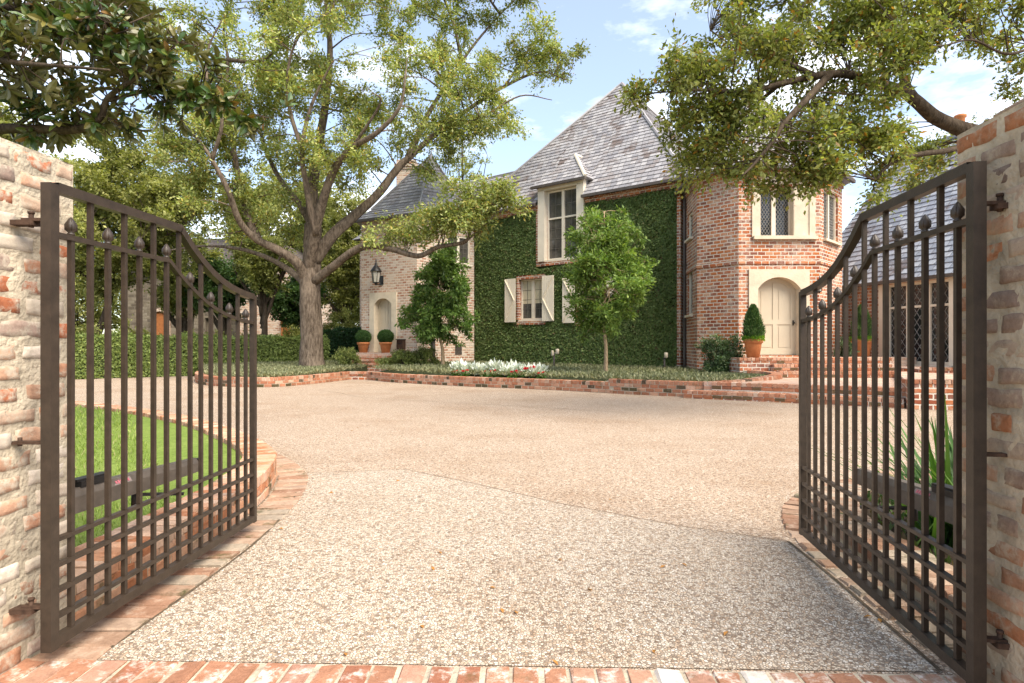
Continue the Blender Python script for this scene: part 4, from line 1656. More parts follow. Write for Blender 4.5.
g0, g1 = ws(886), ws(951)
Yg = (WA + Uw * (g0 + g1) / 2).y
gz1 = zof(281.5, Yg)
wall(mb, WA, WB_, 0.2, WE, [(g0, g1, tz + 0.02, gz1)], 0.25)
WC, WD = WB_ + w_in * 9, WA + w_in * 9
wall(mb, WB_, WC, 0.2, WE); wall(mb, WC, WD, 0.2, WE); wall(mb, WD, WA, 0.2, WE)
# gables
rg0, rg1 = WA + w_in * 4.5 + Z3 * 8.85, WB_ + w_in * 4.5 + Z3 * 8.85
mb.face([WB_ + Z3 * WE, WC + Z3 * WE, rg1], [(0, 0), (9, 0), (4.5, 5.2)])
mb.face([WD + Z3 * WE, WA + Z3 * WE, rg0], [(0, 0), (9, 0), (4.5, 5.2)])
mb.build('wing_wall', M['wall_red'], HOUSE)
mb = MB()
o1 = -w_in * 0.3 - Z3 * 0.34
a_, b_ = WA + Z3 * WE + o1 - w_u * 0.2, WB_ + Z3 * WE + o1 + w_u * 0.3
roof_face(mb, (a_, b_, rg1 + w_u * 0.3, rg0 - w_u * 0.2))
c_, d_ = WC + Z3 * WE - o1 * 1 + w_u * 0.3 - Z3 * 0.68, WD + Z3 * WE - o1 - w_u * 0.2 - Z3 * 0.68
roof_face(mb, (c_, d_, rg0 - w_u * 0.2, rg1 + w_u * 0.3))
ridge(mb, rg0 + Z3 * 0.04, rg1 + Z3 * 0.04)
mb.build('wing_roof', M['slate_blue'], HOUSE)
mb = MB()
mb.bar(a_ - w_in * 0.05 - Z3 * 0.03, b_ - w_in * 0.05 - Z3 * 0.03, 0.11, 0.10)
mb.build('wing_gutter', M['gutter'], HOUSE)
window(WA + Uw * g0 + Z3 * (tz + 0.02), Uw, g1 - g0, gz1 - tz - 0.02, 3, 0.70, 'diamond', (3,), None, 0.09, 0.10, True, 0.11, 'trim', 0.2)
mb = MB()
Nw = V(Uw.y, -Uw.x, 0)
mb.box(WA + Uw * ((g0 + g1) / 2) + Nw * 0.03 + Z3 * (gz1 + 0.13), (g1 - g0 + 0.3, 0.12, 0.24), (Uw, -Nw, Z3))
mb.build('lintel', M['trim'], HOUSE)
for sx in (g0 - 0.1, g1 + 0.14):
    mb = MB()
    mb.box(WA + Uw * sx + Nw * 0.03 + Z3 * (tz + gz1) / 2, (0.2 if sx < g0 else 0.28, 0.12, gz1 - tz), (Uw, -Nw, Z3))
    mb.build('window_jamb', M['trim'], HOUSE)
chimney(18.3, 24.2, 1.2, 1.2, 5.0, 9.75, 'wall_red', [(-0.22, 0, 0.85, 0.2), (0.36, 0.1, 0.45, 0.15)])

# ------------------------------------------------------------------ wall lanterns and the letter box
def lantern(loc, N, label, sc=1.0):
    root = thing('wall_lantern', loc, label, 'lantern', 'black wall lanterns')
    c = Vector(loc)
    N = Vector(N)
    T = V(-N.y, N.x, 0)
    m = MB()
    m.box(c + N * 0.02, (0.13 * sc, 0.04, 0.30 * sc), (T, N, Z3))
    m.tube(catmull([c + N * 0.03 - Z3 * 0.05 * sc, c + N * 0.16 * sc - Z3 * 0.16 * sc, c + N * 0.30 * sc - Z3 * 0.12 * sc], 5), 0.016 * sc, 6)
    m.build('bracket', M['black'], root)
    b = c + N * 0.30 * sc - Z3 * 0.10 * sc
    m = MB()
    for k in range(6):
        a = k * math.pi / 3
        m.bar(b + V(math.cos(a), math.sin(a), 0) * 0.10 * sc, b + V(math.cos(a), math.sin(a), 0) * 0.155 * sc + Z3 * 0.36 * sc, 0.016 * sc)
    m.lathe(b - Z3 * 0.03 * sc, [(0.03 * sc, -0.06 * sc), (0.05 * sc, 0), (0.115 * sc, 0.02 * sc), (0.115 * sc, 0.04 * sc)], 6, sm=False)
    m.lathe(b + Z3 * 0.355 * sc, [(0.19 * sc, 0), (0.19 * sc, 0.02 * sc), (0.11 * sc, 0.14 * sc), (0.05 * sc, 0.22 * sc), (0.045 * sc, 0.28 * sc), (0.02 * sc, 0.30 * sc), (0.025 * sc, 0.36 * sc), (0.004, 0.44 * sc)], 12)
    m.build('cage', M['black'], root)
    m = MB()
    m.lathe(b, [(0.092 * sc, 0.01 * sc), (0.145 * sc, 0.355 * sc)], 6, sm=False)
    m.build('glass', M['lantern_glass'], root)


lantern(T0 + Ut * ray_s(382, T0, Ut) + Z3 * zof(280, 27.0), Nt, 'black wall lantern above the small arched door of the pale brick turret', 1.35)
N3 = V(Uq[3].y, -Uq[3].x, 0)
lantern(Q[2] + Uq[2] * ray_s(816.5, Q[2], Uq[2]) + Z3 * zof(290, 18.9), N2, 'black wall lantern on red brick right of the cream garden door', 0.62)
root = thing('letter_box', T0 + Ut * ray_s(402.5, T0, Ut) + Z3 * zof(349, 26.6), 'dark brown letter box mounted right of the pale turret door', 'letter box')
m = MB()
c = wloc(root) + Nt * 0.1 + Z3 * 0.2
m.box(c, (0.34, 0.2, 0.42), (Ut, -Nt, Z3))
m.build('box', M['rust'], root)
m = MB()
m.bar(c - Ut * 0.19 + Z3 * 0.225 + Nt * 0.02, c + Ut * 0.19 + Z3 * 0.225 + Nt * 0.02, 0.26, 0.04)
m.build('lid', M['gutter'], root)
m = MB()
m.box(c + Nt * 0.103 + Z3 * 0.05, (0.22, 0.012, 0.03), (Ut, -Nt, Z3))
m.build('slot', M['black'], root)

# ------------------------------------------------------------------ beds, walls of the beds, steps, porches
wallA_pts = [(-12.1, 23.0), (-11.2, 21.2), (-10.1, 19.6), (-8.9, 18.7), (-7.5, 18.45), (-6.85, 19.4), (-6.3, 21.4), (-6.1, 22.7)]
wa = catmull([V(*p, 0) for p in wallA_pts], 5)
mb = MB()
core(mb, wa, 0.01, 0.26, -0.05, 0.275, 1)
course(mb, wa, 0.12, 0.28, 0.10, 0.30, 0.0, PAL_WALL, gap=0.018)
course(mb, wa, 0.23, 0.12, 0.085, 0.19, 0.0, PAL_WALL, face_out=True, gap=0.02)
course(mb, wa, 0.23, 0.12, 0.085, 0.09, 0.0, PAL_LOW, face_out=True, s0=-0.11, gap=0.02)
tag(mb.build('bed_wall', [M['brick_step'], M['mortar']], origin=(-9, 19, 0)), 'low curving brick wall edging the bed under the large oak', 'bed wall')

wb_pts = [(-5.45, 22.5), (-4.3, 21.0), (-3.07, 20.0), (-1.24, 18.65), (0.24, 17.85), (1.9, 16.75), (3.33, 15.65), (4.6, 14.95), (5.6, 14.85), (6.5, 15.35), (7.15, 15.95), (7.38, 16.5), (7.2, 17.0), (6.7, 17.3)]
wb = catmull([V(*p, 0) for p in wb_pts], 6)
Sb = arclen(wb)
s_step = None
for p, s in zip(wb, Sb):
    if p.x > 2.4 and s_step is None:
        s_step = s
s_a = next(s for p, s in zip(wb, Sb) if p.x > 4.6)


def wb_top(s):
    z = 0.30 if s < s_step else 0.385
    if s > s_a:
        z += 0.21 * min(1, (s - s_a) / (Sb[-1] - s_a))
    return z


mb = MB()
core(mb, wb, 0.01, 0.26, -0.05, lambda s: wb_top(s) - 0.025, 1)
course(mb, wb, 0.12, 0.28, 0.10, wb_top, 0.0, PAL_WALL, gap=0.018)
for k in range(3):
    course(mb, wb, 0.23, 0.12, 0.085, lambda s, k=k: wb_top(s) - 0.108 - 0.1 * k, 0.0, PAL_LOW if k else PAL_WALL, face_out=True, s0=-0.11 * (k % 2), gap=0.02)
tag(mb.build('bed_wall', [M['brick_step'], M['mortar']], origin=(1, 17, 0)), 'long low brick wall edging the bed before the ivy, ending in a curl by the steps', 'bed wall')

bedA = [(p.x, p.y) for p in wa]
bedA_poly = [(p.x + (-(q - p).normalized().y) * 0.2, p.y + (q - p).normalized().x * 0.2) for p, q in zip(wa, wa[1:])] + [(-6.0, 24.9), (-6.9, 27.6), (-8.5, 30.5), (-12.4, 27.4), (-13.2, 25.2)]
mb = MB(); mb.prism(bedA_poly, -0.02, [0.25] * (len(wa) - 1) + [0.42, 0.45, 0.5, 0.45, 0.3])
tag(mb.build('oak_bed', M['bedsoil']), 'raised planting bed of low ground cover round the large oak', 'planting bed', kind='structure')
n_wb = len(wb) - 1
bedB_poly = [(p.x + (-(q - p).normalized().y) * 0.2, p.y + (q - p).normalized().x * 0.2) for p, q in zip(wb, wb[1:])] + [(6.5, 18.6), (7.1, 19.0), (6.3, 20.1), (6.45, 22.3), (-1.8, 28.6), (-4.1, 26.5), (-4.75, 25.2)]
mb = MB(); mb.prism(bedB_poly, -0.02, [wb_top(s) - 0.07 for s in Sb[:-1]] + [0.44, 0.43, 0.42, 0.40, 0.42, 0.42, 0.38])
tag(mb.build('ivy_bed', M['bedsoil']), 'raised planting bed of low ground cover before the ivy wall', 'planting bed', kind='structure')


def steps(name, lines, heights, label, depth_back, pal=PAL_TREAD):
    """each line is the front edge (left->right) of a tread"""
    mb = MB()
    for (a, b), z in zip(lines, heights):
        a, b = V(*a, 0), V(*b, 0)
        t = (b - a).normalized()
        n = V(-t.y, t.x, 0)
        D = depth_back
        c, d = b + n * D, a + n * D
        mb.prism([(a.x, a.y), (b.x, b.y), (c.x, c.y), (d.x, d.y)], -0.03, z - 0.02, 3, 2)
        course(mb, [a - n * 0.012, b - n * 0.012], 0.115, 0.24, 0.085, z, 0.0, pal, gap=0.016)
        course(mb, [a - n * 0.012, b - n * 0.012], 0.23, 0.1, 0.075, z - 0.095, 0.003, PAL_RISER, face_out=True, gap=0.018)
    return tag(mb.build(name, [M['brick_step'], M['mortar'], M['paving'], M['wall_red']], origin=(*lines[0][0], 0)), label, 'steps')


# path and steps to the turret door
mb = MB()
mb.prism([(-6.15, 22.9), (-5.35, 22.75), (-4.7, 25.3), (-6.1, 25.2)], -0.02, 0.16)
tag(mb.build('turret_path', M['paving']), 'short brick path between the two planting beds', 'path', kind='structure')
mb = MB()
mb.prism([(-6.28, 22.5), (-5.32, 22.3), (-5.2, 22.9), (-6.2, 23.0)], -0.02, 0.3)
steps('brick_steps', [((-6.25, 22.62), (-5.35, 22.5))], [0.30], 'single brick step where the path starts between the beds', 0.5)
steps('brick_steps', [((-6.9, 25.15), (-4.75, 24.75)), ((-6.85, 25.5), (-4.7, 25.1)), ((-6.8, 25.85), (-4.65, 25.45))], [0.55, 0.70, 0.84], 'three brick steps up to the pale turret door', 1.0)
mb = MB()
mb.prism([(-6.8, 26.2), (-4.6, 25.75), (-4.3, 26.2), (-6.95, 27.7)], -0.02, 0.965, 0)
tag(mb.build('turret_porch', M['paving']), 'small brick landing under the pale turret door', 'landing', kind='structure')

# landing and steps before the garden door
mb = MB()
mb.prism([(4.75, 14.85), (8.35, 12.6), (11.1, 17.3), (7.35, 17.4), (7.3, 16.2)], -0.02, 0.39)
tag(mb.build('garden_landing', M['paving']), 'pinkish brick landing between the low steps and the garden door', 'landing', kind='structure')
steps('brick_steps', [((4.2, 14.72), (8.05, 12.32)), ((4.9, 14.72), (8.3, 12.6))], [0.195, 0.395], 'two long shallow brick steps rising from the driveway at the right', 0.42)
mb = MB()
mb.prism([(7.42, 17.6), (11.0, 17.6), (12.4, 18.4), (11.9, 20.5), (11.2, 22.0), (6.6, 22), (7.0, 18.5)], -0.02, 0.93)
tag(mb.build('garden_porch', M['paving']), 'brick porch floor under the cream garden door', 'landing', kind='structure')
steps('brick_steps', [((7.42, 16.65), (11.0, 16.65)), ((7.42, 17.0), (11.0, 17.0)), ((7.42, 17.35), (11.0, 17.35))], [0.57, 0.75, 0.935], 'three brick steps directly before the cream garden door', 0.6)
# brick pier carrying the pot
mb = MB()
mb.prism([(6.55, 17.25), (7.42, 17.25), (7.42, 18.3), (6.55, 18.3)], -0.02, 0.86, 0)
course(mb, [V(6.53, 17.23, 0), V(7.44, 17.23, 0)], 0.115, 0.24, 0.08, 0.93, 0.0, PAL_WALL, mi=1)
mb.prism([(6.55, 17.48), (7.42, 17.48), (7.42, 18.3), (6.55, 18.3)], 0.86, 0.925, 0)
tag(mb.build('brick_pier', [M['wall_red'], M['brick_curb']], origin=(7, 17.6, 0)), 'square brick pier under the potted cypress beside the door steps', 'brick pier')
# raised terrace closing the steps on the right
mb = MB()
tp = [(8.0, 12.15), (12.6, 11.2), (14.2, 13.0), (12.9, 17.6), (11.05, 17.3)]
mb.prism(tp, -0.03, 0.56, 0, 1)
course(mb, [V(7.98, 12.13, 0), V(12.6, 11.18, 0)], 0.115, 0.24, 0.08, 0.60, 0.0, PAL_WALL, mi=2)
mb.prism([(10.95, 16.0), (13.4, 15.2), (13.1, 17.6), (12.3, 19.4), (11.1, 18.0)], 0.5, 0.665, 0, 1)
course(mb, [V(10.93, 15.98, 0), V(13.4, 15.18, 0)], 0.115, 0.24, 0.08, 0.70, 0.0, PAL_WALL, mi=2)
tag(mb.build('terrace', [M['wall_red'], M['paving'], M['brick_curb']], origin=(10, 13, 0)), 'raised brick terrace in front of the leaded garage windows', 'terrace', kind='structure')
# ------------------------------------------------------------------ ivy
def ivy():
    root = thing('ivy', (B2 + A2) / 2 + Z3 * 0.4, 'dense dark green clipped ivy covering the house wall round the shuttered windows', 'ivy')
    n = 120000
    s = rng.uniform(-0.02, Lw - 0.02, n)
    z = rng.uniform(0.38, EAVE - 0.16, n)
    ok = np.ones(n, bool)
    rects = []
    for (a, b, c, d) in (h_first, h_second):
        rects.append((a - 0.13, b + 0.13, c - 0.22, d + 0.16))
    a, b, c, _ = h_dorm
    rects.append((a - 0.42, b + 0.36, c - 0.24, EAVE + 1))
    edge = 0.05 * np.sin(s * 3.1 + 2 * np.sin(z * 2.3)) + 0.04 * np.sin(z * 9)
    for (a, b, c, d) in rects:
        ok &= ~((s > a + edge) & (s < b + edge) & (z > c + edge) & (z < d + edge))
    ok &= z < EAVE - 0.24 + 0.06 * np.sin(s * 2.2) + 0.05 * np.sin(s * 5.7)
    s, z = s[ok], z[ok]
    n = len(s)
    lump = np.array([noise.noise(V(a * 0.8, b * 0.8, 9)) * 0.7 + noise.noise(V(a * 1.9, b * 1.9, 0)) * 0.5 + noise.noise(V(a * 4.5, b * 4.5, 3)) * 0.5 for a, b in zip(s, z)])
    d = 0.07 + 0.05 * lump + rng.uniform(-0.025, 0.03, n)
    Uv, Nv = np.array(Ul), np.array(-nB)
    pos = np.array(B2)[None] + s[:, None] * Uv + d[:, None] * Nv + z[:, None] * np.array([0, 0, 1.0])
    nr = Nv[None] + rng.normal(0, 0.45, (n, 3)) + np.array([0, 0, 0.45])
    ax = np.array([0, 0, -1.0])[None] + rng.normal(0, 0.6, (n, 3)) + Nv[None] * 0.35
    co, q = leaf_geo(pos, ax, nr, rng.uniform(0.06, 0.11, n), 0.72)
    col = pick_cols(n, [((0.105, 0.155, 0.045), 5), ((0.135, 0.19, 0.055), 4), ((0.17, 0.23, 0.07), 2.4), ((0.20, 0.21, 0.075), 0.9), ((0.12, 0.075, 0.03), 0.25)], 0.25)
    np_obj('foliage', co, q, col, M['leaf_hard'], root)
    # woody mat behind the leaves
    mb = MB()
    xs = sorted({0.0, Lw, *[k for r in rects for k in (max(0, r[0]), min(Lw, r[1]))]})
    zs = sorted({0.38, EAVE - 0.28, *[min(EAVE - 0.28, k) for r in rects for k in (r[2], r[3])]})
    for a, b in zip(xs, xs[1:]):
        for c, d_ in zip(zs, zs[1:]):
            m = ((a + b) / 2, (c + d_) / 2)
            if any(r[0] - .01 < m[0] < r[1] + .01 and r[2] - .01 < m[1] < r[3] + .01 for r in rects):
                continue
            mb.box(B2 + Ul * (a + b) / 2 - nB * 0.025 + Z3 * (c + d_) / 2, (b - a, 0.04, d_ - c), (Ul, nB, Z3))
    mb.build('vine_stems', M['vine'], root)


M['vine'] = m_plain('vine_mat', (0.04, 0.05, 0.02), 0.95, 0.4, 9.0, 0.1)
ivy()


# ------------------------------------------------------------------ trees
def limb_path(spec, Yd):
    """spec: [(px, py, dY)] traced in the photograph, each with its own depth"""
    return catmull([P(px, py, Yd + dy) for px, py, dy in spec], 6)


def foliage(clumps, per, leaf, palette, k=7, flat=0.75, big=False, asp=0.5, upb=0.55, jit=0.2, spread=0.13):
    """clumps: list of (centre, radius); returns co, quads, cols"""
    C = np.array([tuple(c) for c, _ in clumps]); Rr = np.array([r for _, r in clumps])
    m = len(clumps)
    D = rand_dirs(m * k).reshape(m, k, 3)
    D[:, :, 2] *= flat
    D = D / np.linalg.norm(D, axis=2, keepdims=True)
    L = Rr[:, None] * rng.uniform(0.45, 1.15, (m, k))
    cnt = np.maximum(8, (per * (Rr / np.mean(Rr)) ** 2).astype(int))
    ci = np.repeat(np.arange(m), cnt)
    n = len(ci)
    ki = rng.integers(0, k, n)
    t = rng.uniform(0.12, 1.0, n) ** 0.8
    d = D[ci, ki]
    pos = C[ci] + d * (L[ci, ki] * t)[:, None] + rng.normal(0, 1, (n, 3)) * (spread * Rr[ci])[:, None]
    ax = d + rng.normal(0, 0.75, (n, 3)) + np.array([0, 0, -0.15])
    nr = rng.normal(0, 0.6, (n, 3)) + np.array([0, 0, upb * 1.6])
    Ls = leaf * rng.uniform(0.5, 1.45, n)
    co, q = (bigleaf_geo if big else leaf_geo)(pos, ax, nr, Ls, asp)
    # each clump leans towards its own tone, as real sprays do
    tone = rng.uniform(0.72, 1.28, m)[ci]
    cols = np.clip(pick_cols(n, palette, jit) * tone[:, None], 0, 1)
    if big:
        cols = np.repeat(cols, 4, axis=0)
    return co, q, cols, D, L


def twigs(mb, limbs_pts, clumps, D, L, r0=0.035, fine=0.007, nf=5, subs=True):
    """branchlets from the nearest limb to every clump and into its sprays"""
    LP = np.array([tuple(p) for p, _ in limbs_pts]); LR = np.array([r for _, r in limbs_pts])
    for i, (c, r) in enumerate(clumps):
        c = Vector(c)
        dv = LP - np.array(c)
        dist = np.linalg.norm(dv, axis=1) + 0.6 * np.maximum(0, dv[:, 2])
        j = int(np.argmin(dist))
        p = Vector(LP[j])
        a = min(LR[j] * 0.6, r0 * (0.5 + dist[j] * 0.25))
        mid = p.lerp(c, 0.5) + V(random.uniform(-1, 1), random.uniform(-1, 1), random.uniform(-0.5, 1.0)) * 0.13 * (c - p).length
        pts = catmull([p, mid, c], 3)
        mb.tube(pts, [a + (fine * 1.6 - a) * k / (len(pts) - 1) for k in range(len(pts))], nf, False)
        if subs:
            for k in range(D.shape[1]):
                e = c + Vector(D[i, k]) * float(L[i, k]) * 0.85
                mb.tube([c, c.lerp(e, 0.5) + V(0, 0, 0.04 * r), e], [fine * 1.2, fine, fine * 0.4], 3, False)


def ell_clumps(ells, Yd, rad, area_px, jitr=0.3):
    """spread clump centres through ellipsoids given by their outline (px, py, rx, ry, dY, depth half-size m)"""
    out = []
    for (cx, cy, rx, ry, dY, dep) in ells:
        n = max(2, int(math.pi * rx * ry / area_px))
        for _ in range(n):
            while True:
                a, b, c = (random.uniform(-1, 1) for _ in range(3))
                if a * a + b * b + c * c < 1:
                    break
            Y = Yd + dY + c * dep
            # keep real-size offsets: scale x, z by the depth of the ellipsoid's centre
            p = P(cx, cy, Yd + dY) + V(a * rx / FPX * (Yd + dY), c * dep, -b * ry / FPX * (Yd + dY))
            out.append((p, rad * random.uniform(1 - jitr, 1 + jitr)))
    return out


def make_tree(name, label, base, limbs, clumps, per, leaf, palette, bark, group=None, big=False, asp=0.5, k=7, flat=0.75, r0=0.035, fine=0.007, n=9, subs=True, leafmat='leaf', cat='tree', upb=0.55, wob=0.12, spread=0.13):
    root = thing(name, base, label, cat, group)
    mb = MB()
    lp = []
    for pts, ra, rb in limbs:
        m = len(pts)
        rad = [ra + (rb - ra) * (i / (m - 1)) ** 0.8 for i in range(m)]
        mb.tube(pts, rad, n, True, wob=wob)
        lp += [(p, r) for p, r in zip(pts, rad)]
    co, q, cols, D, L = foliage(clumps, per, leaf, palette, k, flat, big, asp, upb, spread=spread)
    tw = [x for x in lp if x[1] < 0.5 * max(r for _, r in lp) or x[0].z > min(p.z for p, _ in lp) + 0.45 * (max(p.z for p, _ in lp) - min(p.z for p, _ in lp))] or lp
    twigs(mb, tw, clumps, D, L, r0, fine, 5, subs)
    mb.build('trunk', M[bark], root)
    np_obj('crown', co, q, cols, M[leafmat], root)
    return root


# ---- the large oak
YO = 24.0
ob = P(312, 366, YO)
flare = [P(312, 368, YO), P(312, 362, YO), P(312, 352, YO), P(311, 320, YO), P(310, 288, YO), P(312, 258, YO + 0.1), P(313, 225, YO + 0.4)]
limbs = []
tr = catmull(flare, 4)
limbs.append((tr, 0.55, 0.33))
limbs.append((limb_path([(313, 242, 0.25), (313, 225, 0.4), (312, 190, 0.7), (318, 150, 1.0), (326, 100, 1.2), (330, 50, 1.4), (326, -10, 1.6), (330, -70, 1.8)], YO), 0.335, 0.05))
limbs.append((limb_path([(309, 272, 0), (314, 240, -0.6), (319, 215, -1.0), (333, 172, -1.6), (352, 148, -2.2), (378, 132, -2.8), (400, 106, -3.2), (406, 70, -3.4)], YO), 0.27, 0.03))
limbs.append((limb_path([(313, 262, 0), (332, 236, 0.2), (352, 218, 0.5), (376, 196, 0.8), (398, 168, 1.0), (412, 155, 1.1), (440, 130, 1.3), (470, 108, 1.5), (505, 86, 1.6), (540, 72, 1.7), (566, 80, 1.8)], YO), 0.28, 0.025))
limbs.append((limb_path([(408, 157, 1.1), (425, 120, 1.6), (446, 85, 2.2), (470, 50, 2.6), (495, 20, 3.0), (520, -5, 3.2)], YO), 0.14, 0.02))
limbs.append((limb_path([(462, 62, 2.4), (452, 20, 2.4), (430, -30, 2.2), (395, -80, 2.0)], YO), 0.09, 0.02))
limbs.append((limb_path([(500, 14, 3.0), (478, -15, 2.9), (445, -45, 2.6)], YO), 0.06, 0.02))
limbs.append((limb_path([(440, 130, 1.3), (480, 118, 0.6), (520, 96, 0.2), (552, 100, 0.0)], YO), 0.07, 0.015))
limbs.append((limb_path([(505, 86, 1.6), (530, 48, 1.8), (548, 25, 2.0)], YO), 0.055, 0.012))
limbs.append((limb_path([(313, 282, -0.1), (334, 266, -0.7), (352, 252, -1.2), (368, 246, -1.6), (392, 249, -2.0), (418, 256, -2.4), (438, 247, -2.7), (466, 241, -3.0), (470, 222, -3.0)], YO), 0.19, 0.05))
limbs.append((limb_path([(466, 241, -3.0), (490, 220, -3.2), (506, 200, -3.3)], YO), 0.05, 0.015))
limbs.append((limb_path([(308, 282, 0), (296, 262, -0.5), (278, 250, -0.9), (258, 240, -1.3), (240, 222, -1.8), (228, 190, -2.4), (212, 160, -2.8), (200, 142, -3.0), (178, 118, -3.2)], YO), 0.23, 0.03))
limbs.append((limb_path([(258, 240, -1.3), (247, 215, -1.0), (240, 185, -0.6), (232, 140, 0.0), (226, 100, 0.4), (228, 60, 0.6), (224, 25, 0.8), (240, -20, 1.0)], YO), 0.16, 0.03))
limbs.append((limb_path([(308, 287, 0), (292, 272, 0.8), (268, 258, 1.4), (240, 249, 2.0), (206, 246, 2.6), (170, 250, 3.0)], YO), 0.17, 0.03))
limbs.append((limb_path([(312, 225, 0.4), (300, 205, 1.2), (284, 185, 1.8), (270, 160, 2.4), (256, 120, 3.0), (240, 85, 3.5), (222, 60, 3.8)], YO), 0.17, 0.03))
limbs.append((limb_path([(316, 235, -0.8), (307, 190, -1.4), (302, 150, -1.8), (310, 110, -2.2), (322, 82, -2.4), (334, 60, -2.6)], YO), 0.14, 0.025))
limbs.append((limb_path([(302, 150, -1.8), (290, 110, -2.2), (288, 70, -2.6), (300, 35, -2.8), (330, 12, -3.0)], YO), 0.09, 0.02))
limbs.append((limb_path([(228, 60, 0.6), (262, 60, 0.2), (290, 35, 0.0), (320, 18, -0.2)], YO), 0.09, 0.02))
limbs.append((limb_path([(212, 160, -2.8), (222, 120, -3.2), (208, 85, -3.4), (208, 50, -3.4), (222, 20, -3.6)], YO), 0.08, 0.02))
limbs.append((limb_path([(352, 148, -2.2), (380, 104, -3.0), (372, 92, -3.4)], YO), 0.07, 0.015))
oak_ells = [(215, 70, 85, 80, 0, 3.5), (325, 60, 95, 95, 0, 4.0), (415, 105, 62, 70, 0.5, 3.2), (352, 150, 44, 46, -1, 2.5), (250, 165, 70, 55, 0, 3.0),
            (470, 95, 50, 52, 1.6, 1.6), (535, 62, 38, 44, 1.7, 1.2), (505, 120, 36, 24, 0.5, 0.9), (478, 210, 40, 30, -3.2, 0.9), (470, 214, 44, 26, -3.0, 0.8), (425, 232, 34, 18, -2.4, 0.7), (500, 196, 24, 18, -3.2, 0.6), (440, 222, 30, 20, -2.6, 0.7), (390, 225, 26, 18, -2.0, 0.6),
            (225, 222, 46, 22, -1.5, 1.5), (178, 120, 40, 60, -2.5, 2.0), (345, -60, 190, 60, 0.5, 4.0), (480, -15, 70, 40, 2.6, 1.5), (430, 40, 45, 45, 1.8, 1.8), (560, 66, 16, 30, 1.8, 0.6),
            (285, 225, 22, 16, 1.2, 0.6), (205, 185, 36, 30, -2.2, 1.2)]
oak_cl = ell_clumps(oak_ells, YO, 0.68, 435)
OAKPAL = [((0.235, 0.28, 0.08), 4), ((0.30, 0.335, 0.105), 4), ((0.41, 0.42, 0.16), 2.2), ((0.15, 0.195, 0.055), 2.2), ((0.40, 0.33, 0.09), 1.0), ((0.30, 0.20, 0.05), 0.5)]
make_tree('oak_tree', 'large spreading oak with yellow green leaves in front of the pale turret', ob, limbs, oak_cl, 480, 0.125, OAKPAL, 'bark_oak', n=12, k=9, r0=0.032, fine=0.007, asp=0.46, spread=0.17)

# ---- the second oak reaching in over the right pillar
YR = 11.0
limbs = [
    (catmull([V(9.9, 11.6, -0.02), V(9.85, 11.6, 0.6), V(9.75, 11.55, 2.0), V(9.45, 11.4, 3.3), V(9.1, 11.3, 4.2)], 5), 0.42, 0.26),
    (limb_path([(1030, 200, 0.3), (990, 142, 0.2), (958, 128, 0.1), (935, 117, 0), (915, 100, -0.2), (900, 90, -0.4), (872, 82, -0.8), (845, 74, -1.0), (815, 76, -1.2), (780, 84, -1.3), (745, 92, -1.4), (700, 90, -1.5), (668, 92, -1.5)], YR), 0.165, 0.016),
    (limb_path([(830, 74, -1.1), (806, 100, -1.5), (785, 122, -1.8), (772, 142, -2.0), (756, 162, -2.1), (742, 176, -2.2)], YR), 0.065, 0.012),
    (limb_path([(985, 140, 0.2), (950, 150, -0.5), (915, 155, -0.9), (890, 164, -1.1), (876, 180, -1.2)], YR), 0.07, 0.02),
    (limb_path([(918, 102, -0.2), (905, 82, 0.2), (898, 66, 0.6), (888, 40, 1.0), (870, 10, 1.4), (850, -30, 1.8)], YR), 0.075, 0.02),
    (limb_path([(1040, 180, 0.3), (1085, 90, 0.8), (1090, 10, 1.2), (1040, -50, 1.5), (960, -80, 1.6)], YR), 0.18, 0.04),
    (limb_path([(1088, 60, 0.8), (1050, 44, -0.6), (1008, 54, -1.0), (972, 40, -1.3), (935, 46, -1.6), (900, 28, -1.8)], YR), 0.035, 0.008),
    (limb_path([(780, 84, -1.3), (755, 105, -0.6), (728, 128, -0.2), (705, 145, 0.0)], YR), 0.04, 0.01),
    (limb_path([(815, 76, -1.2), (780, 60, -0.8), (740, 50, -0.4), (710, 30, 0)], YR), 0.05, 0.012),
]
ro_ells = [(700, 85, 52, 42, -1.2, 0.9), (690, 140, 40, 30, -0.6, 0.7), (755, 60, 70, 46, -1.0, 1.1), (760, 125, 62, 40, -1.2, 1.0), (825, 40, 62, 48, -0.5, 1.1), (845, 95, 52, 40, -1.0, 0.9),
           (820, 150, 50, 32, -1.6, 0.6), (760, 165, 26, 16, -1.6, 0.4), (890, 20, 62, 40, -0.8, 1.2), (905, 45, 50, 22, -1.9, 0.6), (965, 20, 52, 24, -0.5, 1.0), (1005, 66, 24, 34, 0.8, 0.8), (905, 150, 34, 26, 1.6, 0.5),
           (885, 178, 20, 12, -0.8, 0.3), (930, 175, 24, 14, 2.2, 0.4), (722, 18, 34, 30, 0, 0.8), (820, -40, 140, 45, 0, 1.6), (960, -40, 90, 40, 0.5, 1.5), (662, 96, 22, 18, -1.3, 0.4), (868, 128, 34, 22, -0.8, 0.5), (712, 163, 32, 24, -1.0, 0.5), (800, 172, 32, 14, -1.6, 0.4), (832, 178, 14, 12, -1.5, 0.3), (742, 180, 20, 10, -1.4, 0.3), (640, 92, 12, 8, -1.4, 0.2), (882, 150, 40, 22, -1.0, 0.5), (928, 172, 30, 11, 0.2, 0.4), (1000, 96, 30, 14, 1.0, 0.4), (890, 188, 18, 8, -1.0, 0.3), (940, 30, 40, 26, -0.8, 0.6)]
ro_cl = ell_clumps(ro_ells, YR, 0.36, 440)
